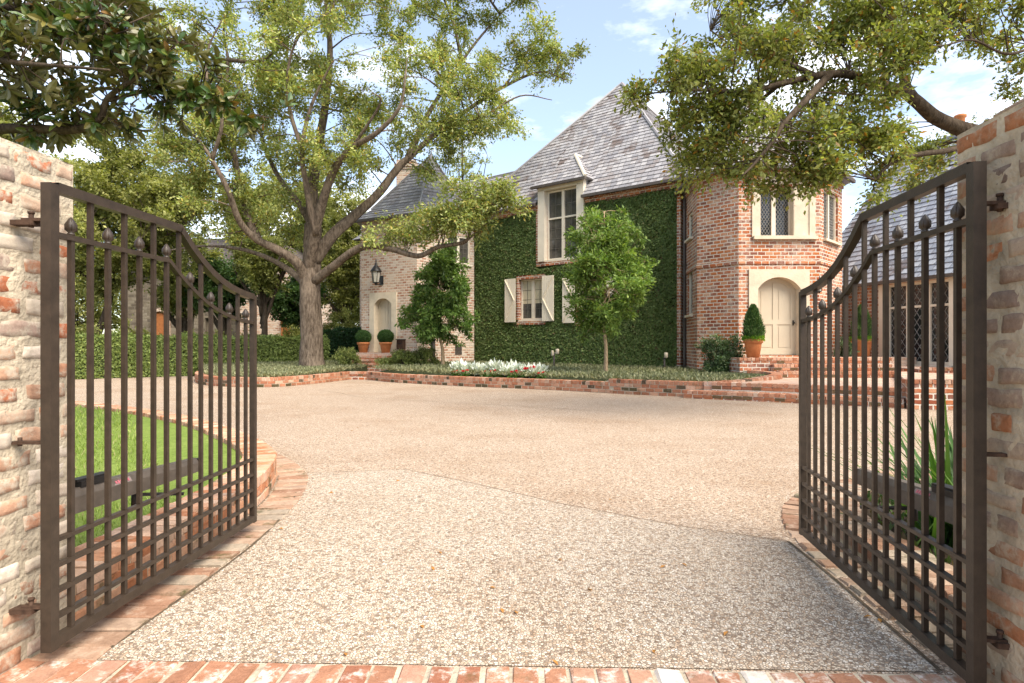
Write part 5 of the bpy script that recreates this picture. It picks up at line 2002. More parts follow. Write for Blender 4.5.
ROPAL = [((0.175, 0.205, 0.048), 4), ((0.235, 0.265, 0.068), 3.5), ((0.31, 0.32, 0.095), 2), ((0.11, 0.14, 0.036), 2.5), ((0.24, 0.22, 0.06), 0.8), ((0.34, 0.17, 0.03), 0.35), ((0.16, 0.10, 0.03), 0.6)]
make_tree('oak_tree', 'olive green oak with arching limbs reaching over the weathered right pillar', V(9.9, 11.6, 0), limbs, ro_cl, 250, 0.085, ROPAL, 'bark_dark', k=9, r0=0.016, fine=0.0035, n=10, asp=0.48, spread=0.2)

# ---- magnolia over the left pillar
YM = 7.2
limbs = [
    (catmull([V(-9.2, 7.4, -0.02), V(-9.2, 7.4, 0.7), V(-9.1, 7.4, 2.2), V(-8.8, 7.3, 3.9), V(-8.6, 7.2, 5.6), V(-8.5, 7.2, 7.5)], 5), 0.28, 0.10),
    (limb_path([(-225, 215, 0.1), (-120, 165, 0), (-40, 136, 0), (0, 129, 0), (40, 129, 0), (78, 129, 0), (100, 118, -0.1), (108, 98, -0.2), (135, 78, -0.3), (160, 60, -0.3), (178, 42, -0.3)], YM), 0.10, 0.012),
    (limb_path([(108, 100, -0.2), (140, 92, 0), (170, 84, 0.2), (205, 92, 0.3), (235, 108, 0.4), (268, 118, 0.5)], YM), 0.03, 0.008),
    (limb_path([(-210, 90, 0), (-120, 60, -0.4), (-50, 50, -0.6), (10, 62, -0.8), (60, 66, -0.9), (110, 70, -0.9)], YM), 0.07, 0.01),
    (limb_path([(-210, 20, 0), (-120, -10, -0.2), (-20, 0, -0.4), (50, 20, -0.4), (105, 22, -0.4), (150, 40, -0.3)], YM), 0.07, 0.01),
    (limb_path([(-20, 0, -0.4), (20, -20, 0.2), (70, -10, 0.5), (120, 8, 0.6)], YM), 0.04, 0.01),
    (limb_path([(10, 129, 0), (50, 105, 0.3), (80, 92, 0.5)], YM), 0.03, 0.01),
]
mg_pts = []
for (cx, cy, rx, ry, dY, dep, n) in [(35, 60, 60, 42, -0.3, 0.7, 34), (95, 40, 50, 40, -0.3, 0.6, 26), (60, 105, 60, 22, 0, 0.5, 20), (135, 60, 40, 30, -0.2, 0.4, 16), (20, 15, 60, 24, -0.2, 0.7, 22), (175, 80, 34, 26, 0.1, 0.4, 12), (215, 100, 22, 18, 0.3, 0.3, 7), (250, 120, 20, 14, 0.4, 0.25, 5),
                                     (110, 5, 50, 18, 0.1, 0.5, 14), (160, 118, 22, 14, 0.1, 0.3, 4), (40, 140, 30, 8, 0.1, 0.3, 5), (120, 128, 30, 8, 0, 0.3, 5), (178, 45, 22, 20, -0.2, 0.3, 6), (-70, 60, 60, 80, 0, 0.9, 40), (40, -40, 110, 30, 0, 0.8, 30), (205, 62, 16, 12, 0.2, 0.2, 3), (290, 100, 6, 5, 0.5, .1, 1)]:
    for _ in range(int(n * 1.75)):
        while True:
            a, b, c = (random.uniform(-1, 1) for _ in range(3))
            if a * a + b * b + c * c < 1:
                break
        mg_pts.append(P(cx, cy, YM + dY) + V(a * rx / FPX * YM, c * dep, -b * ry / FPX * YM))
root = thing('magnolia_tree', (-9.2, 7.4, 0), 'dark glossy large leaved magnolia overhanging the limewashed left pillar', 'tree')
mb = MB()
lp = []
for pts, ra, rb in limbs:
    m = len(pts)
    rad = [ra + (rb - ra) * (i / (m - 1)) ** 0.7 for i in range(m)]
    mb.tube(pts, rad, 9, True, wob=0.1)
    lp += list(zip(pts, rad))
LPn = np.array([tuple(p) for p, _ in lp[30:]]); LRn = np.array([r for _, r in lp[30:]])
Pz, Az, Nz = [], [], []
for c in mg_pts:
    dd = np.linalg.norm(LPn - np.array(c), axis=1)
    j = int(np.argmin(dd))
    p = Vector(LPn[j])
    out = (c - p).normalized() if (c - p).length > 0.02 else V(0, 0, 1)
    out = (out + V(0, 0, 0.25) + V(*rng.normal(0, 0.25, 3))).normalized()
    a = min(LRn[j] * 0.7, 0.008 + 0.004 * dd[j])
    mid = p.lerp(c, 0.55) + V(*rng.normal(0, 0.06, 3))
    mb.tube(catmull([p, mid, c], 3), [a, a * 0.9, a * .8, a * .75, a * 0.65, a * 0.55, 0.004], 5, False)
    nl = random.randint(8, 13)
    q = out.orthogonal().normalized(); r = out.cross(q)
    for i in range(nl):
        an = 2.4 * i + random.uniform(-0.3, 0.3)
        rad_ = (q * math.cos(an) + r * math.sin(an))
        t = i / nl
        axl = (rad_ * (0.95 - 0.5 * t) + out * (0.12 + 0.8 * t) + V(0, 0, -0.18 + 0.1 * t)).normalized()
        Pz.append(c - out * (0.16 * (1 - t))); Az.append(axl); Nz.append((out + V(*rng.normal(0, 0.25, 3))))
pos = np.array([tuple(p) for p in Pz]); ax = np.array([tuple(p) for p in Az]); nr = np.array([tuple(p) for p in Nz])
co, q = bigleaf_geo(pos, ax, -nr, -0 + rng.uniform(0.11, 0.19, len(pos)), 0.42)
co, q = bigleaf_geo(pos, ax, nr, rng.uniform(0.11, 0.19, len(pos)), 0.42)
cols = pick_cols(len(pos), [((0.045, 0.085, 0.02), 4), ((0.065, 0.11, 0.025), 3), ((0.11, 0.14, 0.03), 2), ((0.17, 0.15, 0.04), 1.2), ((0.20, 0.11, 0.03), 0.5)], 0.2)
mb.build('trunk', M['bark_dark'], root)
np_obj('crown', co, q, np.repeat(cols, 4, axis=0), M['leaf_gloss'], root)


# ---- two standard trees before the house
def standard(name, label, pxb, pyb, Y, crown, trunk_r, per, leaf, pal, group, cone=False, n=175):
    base = P(pxb, pyb, Y)
    cx, cy, rx, ry = crown
    ctr = P(cx, cy, Y)
    RX, RZ = rx / FPX * Y, ry / FPX * Y
    top = ctr + Z3 * RZ * 0.9
    lowc = ctr - Z3 * RZ * 0.75
    limbs = [(catmull([base, base.lerp(lowc, 0.5) + V(0.04, 0.02, 0), lowc, ctr + V(0.05, 0, 0), top], 5), trunk_r, trunk_r * 0.25)]
    for _ in range(9):
        a = random.uniform(0, 6.28)
        z = random.uniform(-0.7, 0.4)
        p = lowc.lerp(top, (z + 0.9) / 1.9)
        kk = 0.5 if not cone else 0.42 * (1.0 - 0.6 * max(0, z + 0.3))
        e = ctr + V(math.cos(a) * RX * kk, math.sin(a) * RX * kk, min(0.55, z + 0.25) * RZ)
        limbs.append((catmull([p, p.lerp(e, 0.5) + V(0, 0, 0.06), e], 4), trunk_r * 0.45, trunk_r * 0.12))
    cl = []
    for _ in range(n):
        u = random.uniform(-1, 1)
        a = random.uniform(0, 6.283)
        f = math.sqrt(1 - u * u)
        # widest a little below the middle, drawn in at the top
        prof = f * (1.0 if u < -0.2 else 1.0 - 0.12 * (u + 0.2))
        if cone:
            prof = f ** 0.6 * (1.0 if u < -0.55 else 1.0 - 0.46 * (u + 0.55))
        rr = random.uniform(0.5, 1.08)
        bump = 0.86 + 0.5 * noise.noise(V(math.cos(a) * 1.6, math.sin(a) * 1.6, u * 1.8 + cx))
        cl.append((ctr + V(math.cos(a) * prof * RX * rr * bump, math.sin(a) * prof * RX * rr * bump, u * RZ * (0.7 + 0.3 * rr) * bump), 0.30 * random.uniform(0.5, 1.4)))
    return make_tree(name, label, base, limbs, cl, per, leaf, pal, 'bark_thin', group, k=7, r0=0.014, fine=0.004, n=8, asp=0.38, subs=True, spread=0.22)


standard('young_tree', 'bright green young tree with rounded crown before the ivy and second window', 605.5, 375, 19.0, (604, 271, 45, 66), 0.075, 165, 0.125,
         [((0.14, 0.225, 0.045), 4), ((0.19, 0.28, 0.06), 3), ((0.26, 0.34, 0.085), 2), ((0.085, 0.15, 0.028), 2.5)], 'young standard trees in the beds')
standard('young_tree', 'darker green young tree with cone shaped crown between the turret door and the ivy', 443, 367, 24.0, (440, 297, 42, 48), 0.085, 210, 0.135,
         [((0.10, 0.175, 0.04), 4), ((0.145, 0.23, 0.055), 3), ((0.20, 0.28, 0.075), 1.5), ((0.065, 0.12, 0.028), 2.5)], 'young standard trees in the beds', cone=True)


# ---- clipped and loose shrubs
def shrub(name, label, base, rx, ry, h, per, leaf, pal, cat='shrub', group=None, nclump=40, cr=0.2, mat='leaf_hard', stems=7, asp=0.5):
    base = Vector(base)
    root = thing(name, base, label, cat, group)
    mb = MB()
    cl = []
    for _ in range(nclump):
        a = random.uniform(0, 6.283)
        u = random.uniform(0.05, 1)
        f = math.sqrt(max(0.05, 1 - (u * 1.05 - 0.25) ** 2))
        rr = math.sqrt(random.uniform(0.15, 1))
        b = 0.85 + 0.3 * noise.noise(V(math.cos(a) * 2 + base.x, math.sin(a) * 2, u * 2))
        cl.append((base + V(math.cos(a) * rx * f * rr * b, math.sin(a) * ry * f * rr * b, u * h * b * 0.92), cr * random.uniform(0.7, 1.3)))
    co, q, cols, D, L = foliage(cl, per, leaf, pal, 6, 0.8, False, asp, spread=0.2)
    for k in range(stems):
        a = k * 6.283 / stems
        e = base + V(math.cos(a) * rx * 0.55, math.sin(a) * ry * 0.55, h * 0.7)
        mb.tube(catmull([base + V(math.cos(a), math.sin(a), 0) * 0.05, base.lerp(e, 0.5) + V(0, 0, h * 0.1), e], 3), [0.018, 0.016, 0.014, 0.012, 0.01, 0.008, 0.006][:7], 5, False)
    mb.build('stems', M['bark_dark'], root)
    np_obj('foliage', co, q, cols, M[mat], root)
    return root


AZ = [((0.14, 0.18, 0.045), 4), ((0.19, 0.22, 0.06), 3), ((0.24, 0.25, 0.08), 1.5), ((0.09, 0.12, 0.03), 2)]
DK = [((0.05, 0.09, 0.035), 4), ((0.08, 0.125, 0.05), 3), ((0.13, 0.18, 0.08), 1.5), ((0.2, 0.24, 0.13), 0.8)]
shrub('shrub', 'round dark glossy bush against the red brick turret beside the curled bed wall', P(722, 373, 18.4), 0.76, 0.6, 1.28, 150, 0.07, DK, nclump=60, cr=0.2)
for (px, py, Y, rx, h, lab) in ((347, 363, 24.6, 0.62, 0.62, 'low yellow green azalea left of the turret steps beside the oak trunk'),
                                (404, 364, 24.2, 0.62, 0.62, 'low yellow green azalea just right of the turret steps'),
                                (424, 364, 24.3, 0.60, 0.75, 'taller yellow green azalea behind the darker young tree trunk')):
    shrub('azalea', lab, P(px, py, Y), rx, 0.6, h, 130, 0.06, AZ, group='azaleas by the turret steps', nclump=50, cr=0.17)
shrub('shrub', 'small clipped bush beside the wall under the turret lantern post', P(384, 366, 24.0), 0.42, 0.4, 0.35, 110, 0.05, AZ, nclump=26, cr=0.14)


# ---- hedges
def hedge(label, a, b, th, z0, h, n, leaf, pal):
    a, b = Vector(a), Vector(b)
    U = (b - a); L = U.length; U.normalize()
    N = V(U.y, -U.x, 0)
    root = thing('hedge', a.lerp(b, 0.5) + Z3 * z0, label, 'hedge')
    mb = MB()
    mb.box(a.lerp(b, 0.5) + Z3 * (z0 + h / 2 - 0.04), (L - 0.1, th - 0.16, h - 0.08), (U, -N, Z3))
    mb.build('twigs', M['vine'], root)
    s = rng.uniform(0, L, n)
    face = rng.uniform(0, 1, n)
    side = face < 0.72
    z = np.where(side, rng.uniform(0, h, n), h)
    t = np.where(side, th / 2, rng.uniform(-th / 2, th / 2, n))
    lump = 0.06 * np.sin(s * 2.3 + z * 1.7) + 0.05 * np.sin(s * 5.1 + 1.3)
    off = lump + rng.normal(0, 0.045, n)
    Ua, Na = np.array(U), np.array(N)
    pos = np.array(a)[None] + s[:, None] * Ua + np.where(side, t + off, t)[:, None] * Na
    pos[:, 2] = z0 + z + np.where(side, 0, off)
    nr = np.where(side[:, None], Na[None], np.array([[0, 0, 1.0]])) + rng.normal(0, 0.6, (n, 3)) + np.array([0, 0, 0.3])
    ax = rng.normal(0, 0.7, (n, 3)) + np.where(side[:, None], np.array([[0, 0, 0.4]]), Na[None] * 0.3)
    co, q = leaf_geo(pos, ax, nr, rng.uniform(leaf * 0.7, leaf * 1.3, n), 0.55)
    np_obj('foliage', co, q, pick_cols(n, pal, 0.22), M['leaf_hard'], root)


HP = [((0.18, 0.235, 0.06), 4), ((0.22, 0.275, 0.075), 3), ((0.27, 0.32, 0.095), 1.5), ((0.12, 0.165, 0.045), 2)]
hedge('long clipped green hedge running behind the lawn and the oak', (-19.5, 20.8, 0), (-9.3, 29.6, 0), 1.1, 0.0, 1.62, 42000, 0.10, HP)
hedge('short dark green hedge beyond the oak, left of the pale turret', (-10.6, 32.2, 0), (-7.4, 32.6, 0), 0.9, 0.0, 2.1, 9000, 0.10, [((0.02, 0.055, 0.016), 3), ((0.03, 0.075, 0.02), 2)])

# ---- low ground cover in both beds
for nm, lab, poly, zf, n in (('ground_cover', 'grey green low ground cover filling the bed in front of the ivy', bedB_poly, 0.33, 60000), ('ground_cover', 'grey green low ground cover round the foot of the large oak', bedA_poly, 0.27, 52000)):
    x, y = scatter(poly, n)
    m = len(x)
    yy = (y - y.min()) / (y.max() - y.min())
    zb = zf + (0.10 if nm and zf > 0.3 else 0.18) * yy
    pos = np.stack([x, y, zb + rng.uniform(0, 0.09, m)], 1)
    ax = rng.normal(0, 0.6, (m, 3)) + np.array([0, 0, 0.8])
    co, q = leaf_geo(pos, ax, rng.normal(0, 0.6, (m, 3)) + np.array([0, 0, 0.6]), rng.uniform(0.07, 0.14, m), 0.36)
    tag(np_obj(nm, co, q, pick_cols(m, [((0.18, 0.19, 0.095), 4), ((0.23, 0.235, 0.125), 3), ((0.29, 0.275, 0.155), 1.3), ((0.12, 0.13, 0.065), 2)], 0.25), M['leaf_hard']), lab, 'ground cover', kind='stuff')

# ---- silver dusty miller and red flowers along the bed wall
k = 0
protoM = protoB = None
SIL = [((0.55, 0.58, 0.52), 4), ((0.68, 0.70, 0.65), 3), ((0.40, 0.45, 0.37), 2)]


def miller(loc, sc):
    root = thing('dusty_miller', (0, 0, 0), 'silvery white dusty miller in the flower row before the ivy', 'flower plant', 'dusty millers in the flower bed')
    n = 150
    d = rand_dirs(n); d[:, 2] = np.abs(d[:, 2]) + 0.3
    d = unit(d)
    pos = d * rng.uniform(0.03, 0.16, (n, 1)) + np.array([0, 0, 0.04])
    co, q = leaf_geo(pos, d + rng.normal(0, 0.3, (n, 3)), rand_dirs(n), rng.uniform(0.09, 0.17, n), 0.42)
    np_obj('leaves', co, q, pick_cols(n, SIL), M['petal'], root)
    return root


def begonia():
    root = thing('red_begonia', (0, 0, 0), 'small red begonia with green leaves among the silver plants', 'flower plant', 'red begonias in the flower bed')
    n = 70
    d = rand_dirs(n); d[:, 2] = np.abs(d[:, 2]) + 0.2
    d = unit(d)
    co, q = leaf_geo(d * rng.uniform(0.02, 0.10, (n, 1)), d + rng.normal(0, 0.3, (n, 3)), rand_dirs(n), rng.uniform(0.05, 0.09, n), 0.7)
    np_obj('leaves', co, q, pick_cols(n, [((0.07, 0.16, 0.03), 3), ((0.11, 0.2, 0.04), 2)]), M['leaf_hard'], root)
    n = 26
    d = rand_dirs(n); d[:, 2] = np.abs(d[:, 2]) + 0.5
    d = unit(d)
    c0 = np.repeat(np.array([[0.05, -0.08, 0.14], [-0.06, -0.06, 0.12]]), 13, axis=0)
    co, q = leaf_geo(c0 + d * 0.015, d, rand_dirs(n), rng.uniform(0.035, 0.055, n), 0.8)
    np_obj('blossom', co, q, pick_cols(n, [((0.55, 0.02, 0.03), 3), ((0.6, 0.06, 0.06), 1)]), M['petal'], root)
    return root




def bedspot(px, off):
    """a point in the bed, 'off' metres behind the face of its front wall, seen at image column px"""
    for p, q in zip(wb, wb[1:]):
        t = (q - p).normalized()
        n = V(-t.y, t.x, 0) * off
        a, b = p + n, q + n
        ka, kb = a.x / a.y * FPX + CX, b.x / b.y * FPX + CX
        if ka <= px <= kb:
            r = a.lerp(b, (px - ka) / (kb - ka))
            r.z = 0.29
            return r
    return V(0, 18.5, 0.29)


spots = []
for i in range(16):
    px = 456 + i * 5.6 + random.uniform(-1.5, 1.5)
    py = 377 + (px - 456) * 0.035 - random.choice((0, 2.5, 4.5))
    p = bedspot(px, random.choice((0.62, 0.85, 1.15)))
    spots.append((p, random.uniform(1.35, 1.9)))
pm = None
for p, sc in spots:
    o = miller(None, 1) if pm is None else copy_tree(pm)
    pm = pm or o
    o.location = p; o.scale = (sc, sc, sc); o.rotation_euler = (0, 0, random.uniform(0, 6))
pb_ = None
for (px, py) in ((455, 377), (465, 378), (484, 375), (492, 371), (501, 372.5), (519, 374), (529, 374.5), (541, 378), (513, 379)):
    o = begonia() if pb_ is None else copy_tree(pb_)
    pb_ = pb_ or o
    sc = 2.0 if px == 529 else random.uniform(1.0, 1.35)
    o.location = bedspot(px, 0.38 if py > 375 else 0.6); o.scale = (sc, sc, sc); o.rotation_euler = (0, 0, random.uniform(0, 0.8))


# ---- potted plants
def pot(mb, c, r, h):
    mb.lathe(c, [(r * 0.68, 0), (r * 0.92, h * 0.74), (r * 0.94, h * 0.76), (r * 1.06, h * 0.77), (r * 1.09, h * 0.97), (r * 1.03, h), (r * 0.9, h), (r * 0.88, h * 0.9)], 22)


def boxball(loc, label):
    c = Vector(loc)
    root = thing('potted_boxwood', c, label, 'potted plant', 'clipped boxwood balls in pots by the turret door')
    mb = MB(); pot(mb, c, 0.26, 0.46); mb.build('pot', M['terracotta'], root)
    mb = MB(); mb.lathe(c + Z3 * 0.46, [(0.22, -0.06), (0.22, -0.04)], 16); mb.build('soil', M['soil'], root)
    n = 7000
    d = rand_dirs(n)
    r = 0.31 * rng.uniform(0.84, 1.08, (n, 1))
    pos = np.array(c)[None] + np.array([0, 0, 0.70]) + d * r * np.array([1.05, 1.05, 0.92])
    co, q = leaf_geo(pos, d * 0.5 + rng.normal(0, 0.7, (n, 3)), d + rng.normal(0, 0.4, (n, 3)), rng.uniform(0.03, 0.055, n), 0.6)
    np_obj('foliage', co, q, pick_cols(n, [((0.03, 0.075, 0.016), 3), ((0.05, 0.11, 0.024), 3), ((0.08, 0.15, 0.035), 1)]), M['leaf_hard'], root)
    mb = MB(); mb.lathe(c + Z3 * 0.70, [(0.02, -0.25), (0.17, -0.2), (0.26, -0.05), (0.26, 0.05), (0.17, 0.2), (0.02, 0.25)], 14); mb.tube([c + Z3 * 0.38, c + Z3 * 0.6], 0.02, 6); mb.build('stem', M['vine'], root)


boxball(T0 + Ut * (ray_s(366.5, T0, Ut) + 0.28) + Nt * 0.52 + Z3 * 0.965, 'clipped boxwood ball in a terracotta pot left of the turret door')
boxball(T0 + Ut * (ray_s(388.5, T0, Ut) + 0.36) + Nt * 0.62 + Z3 * 0.965, 'clipped boxwood ball in a terracotta pot right of the turret door, beside the letter box')


def cypress(loc, label, r, h, hp):
    c = Vector(loc)
    root = thing('potted_cypress', c, label, 'potted plant', 'cypress cones in terracotta pots')
    mb = MB(); pot(mb, c, r, hp); mb.build('pot', M['terracotta'], root)
    mb = MB(); mb.lathe(c + Z3 * hp * 0.9, [(r * 0.85, 0), (r * 0.85, 0.02)], 16); mb.build('soil', M['soil'], root)
    n = 1500
    a = rng.uniform(0, 6.283, n); rr = r * np.sqrt(rng.uniform(0.2, 1.25, n))
    pos = np.stack([c.x + rr * np.cos(a), c.y + rr * np.sin(a), np.full(n, c.z + hp * 0.96) + rng.uniform(-0.03, 0.09, n)], 1)
    ax = np.stack([np.cos(a) * 0.8, np.sin(a) * 0.8, rng.uniform(-0.5, 0.9, n)], 1) + rng.normal(0, 0.4, (n, 3))
    co, q = leaf_geo(pos, ax, rand_dirs(n) + np.array([0, 0, 1.0]), rng.uniform(0.04, 0.07, n), 0.7)
    np_obj('trailing_leaves', co, q, pick_cols(n, [((0.13, 0.25, 0.03), 3), ((0.18, 0.32, 0.04), 2)]), M['leaf'], root)
    n = 9000
    u = rng.uniform(0, 1, n) ** 0.85
    a = rng.uniform(0, 6.283, n)
    prof = r * 0.98 * np.clip(1.0 - u ** 2.0, 0.02, 1) ** 0.75 * (0.78 + 0.22 * np.minimum(1, u * 6))
    prof *= 1 + 0.16 * np.sin(a * 3 + u * 9) + 0.10 * np.sin(a * 7 - u * 23) + rng.normal(0, 0.10, n)
    rr = prof * np.sqrt(rng.uniform(0.3, 1.1, n))
    pos = np.stack([c.x + rr * np.cos(a), c.y + rr * np.sin(a), c.z + hp * 0.95 + u * h], 1)
    ax = np.stack([np.cos(a) * 0.5, np.sin(a) * 0.5, np.ones(n)], 1) + rng.normal(0, 0.25, (n, 3))
    co, q = leaf_geo(pos, ax, rand_dirs(n), rng.uniform(0.05, 0.11, n), 0.22)
    np_obj('foliage', co, q, pick_cols(n, [((0.05, 0.105, 0.03), 3), ((0.08, 0.15, 0.045), 3), ((0.12, 0.19, 0.06), 1.5), ((0.03, 0.06, 0.018), 1.5)]), M['leaf_hard'], root)
    mb = MB(); mb.tube([c + Z3 * hp * 0.8, c + Z3 * (hp + h * 0.85)], [0.03, 0.008], 6); mb.build('stem', M['bark_dark'], root)


cypress((7.12, 17.72, 0.928), 'cone shaped cypress in a terracotta pot on the pier left of the garden door', 0.26, 0.98, 0.56)
cypress((11.05, 18.95, 0.932), 'cone shaped cypress in a terracotta pot behind the right gate beside the leaded windows', 0.30, 1.05, 0.56)
shrub('shrub', 'small dark bush in the corner right of the garden door behind the gate', (10.25, 18.55, 0.93), 0.3, 0.25, 0.8, 90, 0.06, DK, nclump=22, cr=0.13)

# ---- spiky plant behind the right gate
root = thing('spiky_plant', (2.75, 3.6, 0.09), 'spiky plant with long narrow arching green leaves behind the right gate', 'plant')
Pn, An, Nn, Ln = [], [], [], []
mb = MB()
for i in range(150):
    a = random.uniform(0, 6.283)
    tilt = random.uniform(0.15, 0.95)
    L = random.uniform(0.6, 0.98)
    b = V(2.75 + random.gauss(0, 0.12), 3.6 + random.gauss(0, 0.12), 0.09)
    d = V(math.cos(a) * tilt, math.sin(a) * tilt, 1).normalized()
    w = random.uniform(0.014, 0.022)
    sd = d.cross(V(0, 0, 1)).normalized()
    col = pick([((0.04, 0.10, 0.02), 3), ((0.07, 0.15, 0.03), 3), ((0.12, 0.21, 0.05), 1.5), ((0.20, 0.21, 0.08), 0.5)], 0.2)
    prev = None
    for k in range(7):
        t = k / 6
        p = b + d * L * t + V(math.cos(a), math.sin(a), -0.9) * (0.20 * L * tilt * t * t)
        ww = w * (1 - t ** 2.2) + 0.001
        cur = (p - sd * ww, p + V(0, 0, -0.003), p + sd * ww)
        if prev:
            mb.face([prev[0], prev[1], cur[1], cur[0]], None, col)
            mb.face([prev[1], prev[2], cur[2], cur[1]], None, col)
        prev = cur
mb.build('leaves', M['leaf'], root)
x, y = scatter([(p.x + 0.25, p.y - 0.1) for p in rc[:24]] + [(5.5, 2.4), (2.35, 2.45)], 5000)
m = len(x)
pos = np.stack([x, y, np.full(m, 0.09)], 1)
co, q = leaf_geo(pos, rng.normal(0, 0.6, (m, 3)) + np.array([0, 0, 0.8]), rand_dirs(m), rng.uniform(0.03, 0.08, m), 0.4)
tag(np_obj('ground_cover', co, q, pick_cols(m, [((0.04, 0.075, 0.02), 3), ((0.08, 0.12, 0.03), 2), ((0.11, 0.08, 0.04), 1.5)]), M['leaf_hard']), 'dark low ground cover and leaf litter under the spiky plant', 'ground cover', kind='stuff')


# ---- path lights, standpipe
def path_light(loc, h, label, heads):
    c = Vector(loc)
    root = thing('garden_light', c, label, 'garden light')
    mb = MB(); mb.tube([c - Z3 * 0.05, c + Z3 * h], 0.035, 8); mb.box(c + Z3 * 0.06, (0.12, 0.12, 0.1)); mb.build('post', M['gutter'], root)
    for (dx, dz, w) in heads:
        mb = MB()
        q = c + V(dx, -0.06, h + dz)
        mb.lathe(q, [(0.03, -0.08), (w, -0.05), (w, 0.09), (w * 0.7, 0.12)], 10)
        mb.tube([c + Z3 * (h - 0.02), q], 0.02, 6)
        mb.build('lamp_head', M['stone'], root)


path_light(P(554, 370.5, 22.2), 0.66, 'dark garden light post with pale lamp head behind the flowers', ((0.12, 0.02, 0.065), (-0.06, -0.04, 0.045)))
path_light(P(664.5, 372, 21.2), 0.52, 'thin garden light with small square lamp before the right end of the ivy', ((0.04, 0.05, 0.07),))
root = thing('standpipe', P(433, 364, 25.6), 'dark upright metal post at the foot of the turret behind the young tree', 'post')
mb = MB(); c = wloc(root); mb.tube([c - Z3 * 0.2, c + Z3 * 1.0], 0.1, 10); mb.build('post', M['gutter'], root)
mb = MB(); mb.lathe(c + Z3 * 1.0, [(0.12, 0), (0.13, 0.05), (0.05, 0.12)], 10); mb.build('cap', M['black'], root)

# ---- fallen leaves
pl = None
LV = [(0.42, 0.20, 0.05), (0.36, 0.13, 0.05), (0.45, 0.30, 0.10), (0.30, 0.14, 0.07)]
for (px, py) in ((492, 588), (590, 590), (502, 611), (516, 613), (422, 627), (433, 569), (440, 553), (352, 431), (654, 652), (663, 567), (684, 565), (345, 655), (358, 428), (331, 493), (398, 481), (555, 663), (726, 634), (560, 560), (281, 529), (868, 617), (880, 621), (640, 420), (470, 520), (610, 500)):
    if pl is None:
        mb = MB()
        mb.face([(-0.022, 0, 0.002), (0, -0.011, 0.008), (0.024, 0, 0.004), (0, 0.011, 0.009)], None, LV[0])
        mb.face([(-0.034, 0.001, 0.006), (-0.022, -0.001, 0.002), (-0.022, 0.001, 0.002)], None, LV[0])
        o = pl = mb.build('fallen_leaf', M['leaf_hard'])
        tag(o, 'small dry orange brown leaf lying on the pebble driveway', 'leaf', 'fallen leaves on the driveway')
    else:
        o = pl.copy(); COL.objects.link(o)
    p = G(px, py, 0.006)
    o.location = p
    sc = 0.75 + 0.05 * p.y
    o.scale = (sc,) * 3
    o.rotation_euler = (random.uniform(-0.3, 0.3), random.uniform(-0.3, 0.3), random.uniform(0, 6.28))

# ------------------------------------------------------------------ what stands behind: trees, neighbour's house
def bgtree(label, cx, cy, rx, ry, Y, trunk_px, pal, ncl, rad, per, leaf, barks='bark_dark', group='background trees beyond the hedge', dep=None, gbase=0.0, low=None):
    ctr = P(cx, cy, Y)
    base = V((trunk_px - CX) / FPX * Y, Y, gbase)
    RX, RZ = rx / FPX * Y, ry / FPX * Y
    dep = dep or RX * 0.7
    limbs = [(catmull([base, base + Z3 * 1.2 + V(0.1, 0, 0), base.lerp(ctr, 0.55) + V(0.15, 0, 0), ctr + Z3 * RZ * 0.5], 5), 0.32, 0.06)]
    fork = base.lerp(ctr, 0.5)
    for k in range(8):
        a = k * 0.785 + random.uniform(-0.3, 0.3)
        e = ctr + V(math.cos(a) * RX * 0.85, math.sin(a) * dep * 0.8, random.uniform(-0.55, 0.45) * RZ)
        m = fork.lerp(e, 0.5) + V(random.uniform(-.6, .6), 0, random.uniform(-0.2, 0.8))
        limbs.append((catmull([fork + V(0, 0, random.uniform(-0.8, 0.8)), m, e], 6), 0.13, 0.02))
    cl = []
    while len(cl) < ncl:
        a, b, c = (random.uniform(-1, 1) for _ in range(3))
        rr = a * a + b * b + c * c
        if rr > 1 or rr < 0.12:
            continue
        f = 0.86 + 0.35 * noise.noise(V(a * 1.8 + cx, b * 1.8, c * 1.8))
        cl.append((ctr + V(a * RX * f, c * dep * f, -b * RZ * f), rad * random.uniform(0.7, 1.3)))
    return make_tree('background_tree', label, base, limbs, cl, per, leaf, pal, barks, group, k=7, r0=0.05, fine=0.012, n=8, subs=False, asp=0.6)


BG = [((0.13, 0.16, 0.04), 4), ((0.18, 0.21, 0.06), 3), ((0.25, 0.27, 0.09), 2), ((0.09, 0.115, 0.03), 2)]
BG2 = [((0.24, 0.255, 0.075), 4), ((0.31, 0.315, 0.10), 3), ((0.38, 0.37, 0.135), 1.5), ((0.16, 0.185, 0.05), 2)]
BG3 = [((0.05, 0.10, 0.03), 4), ((0.08, 0.14, 0.04), 3), ((0.12, 0.18, 0.06), 1)]
bgtree('broad pale green live oak behind the gate and hedge at far left', 125, 215, 95, 85, 33, 92, BG2, 210, 1.05, 460, 0.17)
bgtree('pale tree rising past the left frame edge behind the limewashed pillar', -10, 190, 70, 110, 36, -20, BG2, 130, 1.15, 420, 0.18)
bgtree('smaller grey green tree between neighbour house and the gate end', 225, 285, 42, 34, 36, 224, BG3, 70, 0.8, 380, 0.15)
bgtree('yellow green tree between oak trunk and pale turret', 345, 262, 26, 72, 37, 343, BG2, 110, 0.75, 380, 0.15)
bgtree('pale green small tree standing close before the brick gable of the neighbour', 262, 262, 34, 30, 33, 262, BG2, 60, 0.7, 360, 0.15)
bgtree('grey green small tree standing before the stone wall and arch beyond the hedge', 182, 292, 24, 26, 37, 184, BG2, 46, 0.7, 330, 0.15)
bgtree('bushy dark green tree right behind the oak trunk', 296, 296, 30, 32, 38, 296, BG3, 60, 0.75, 380, 0.15)
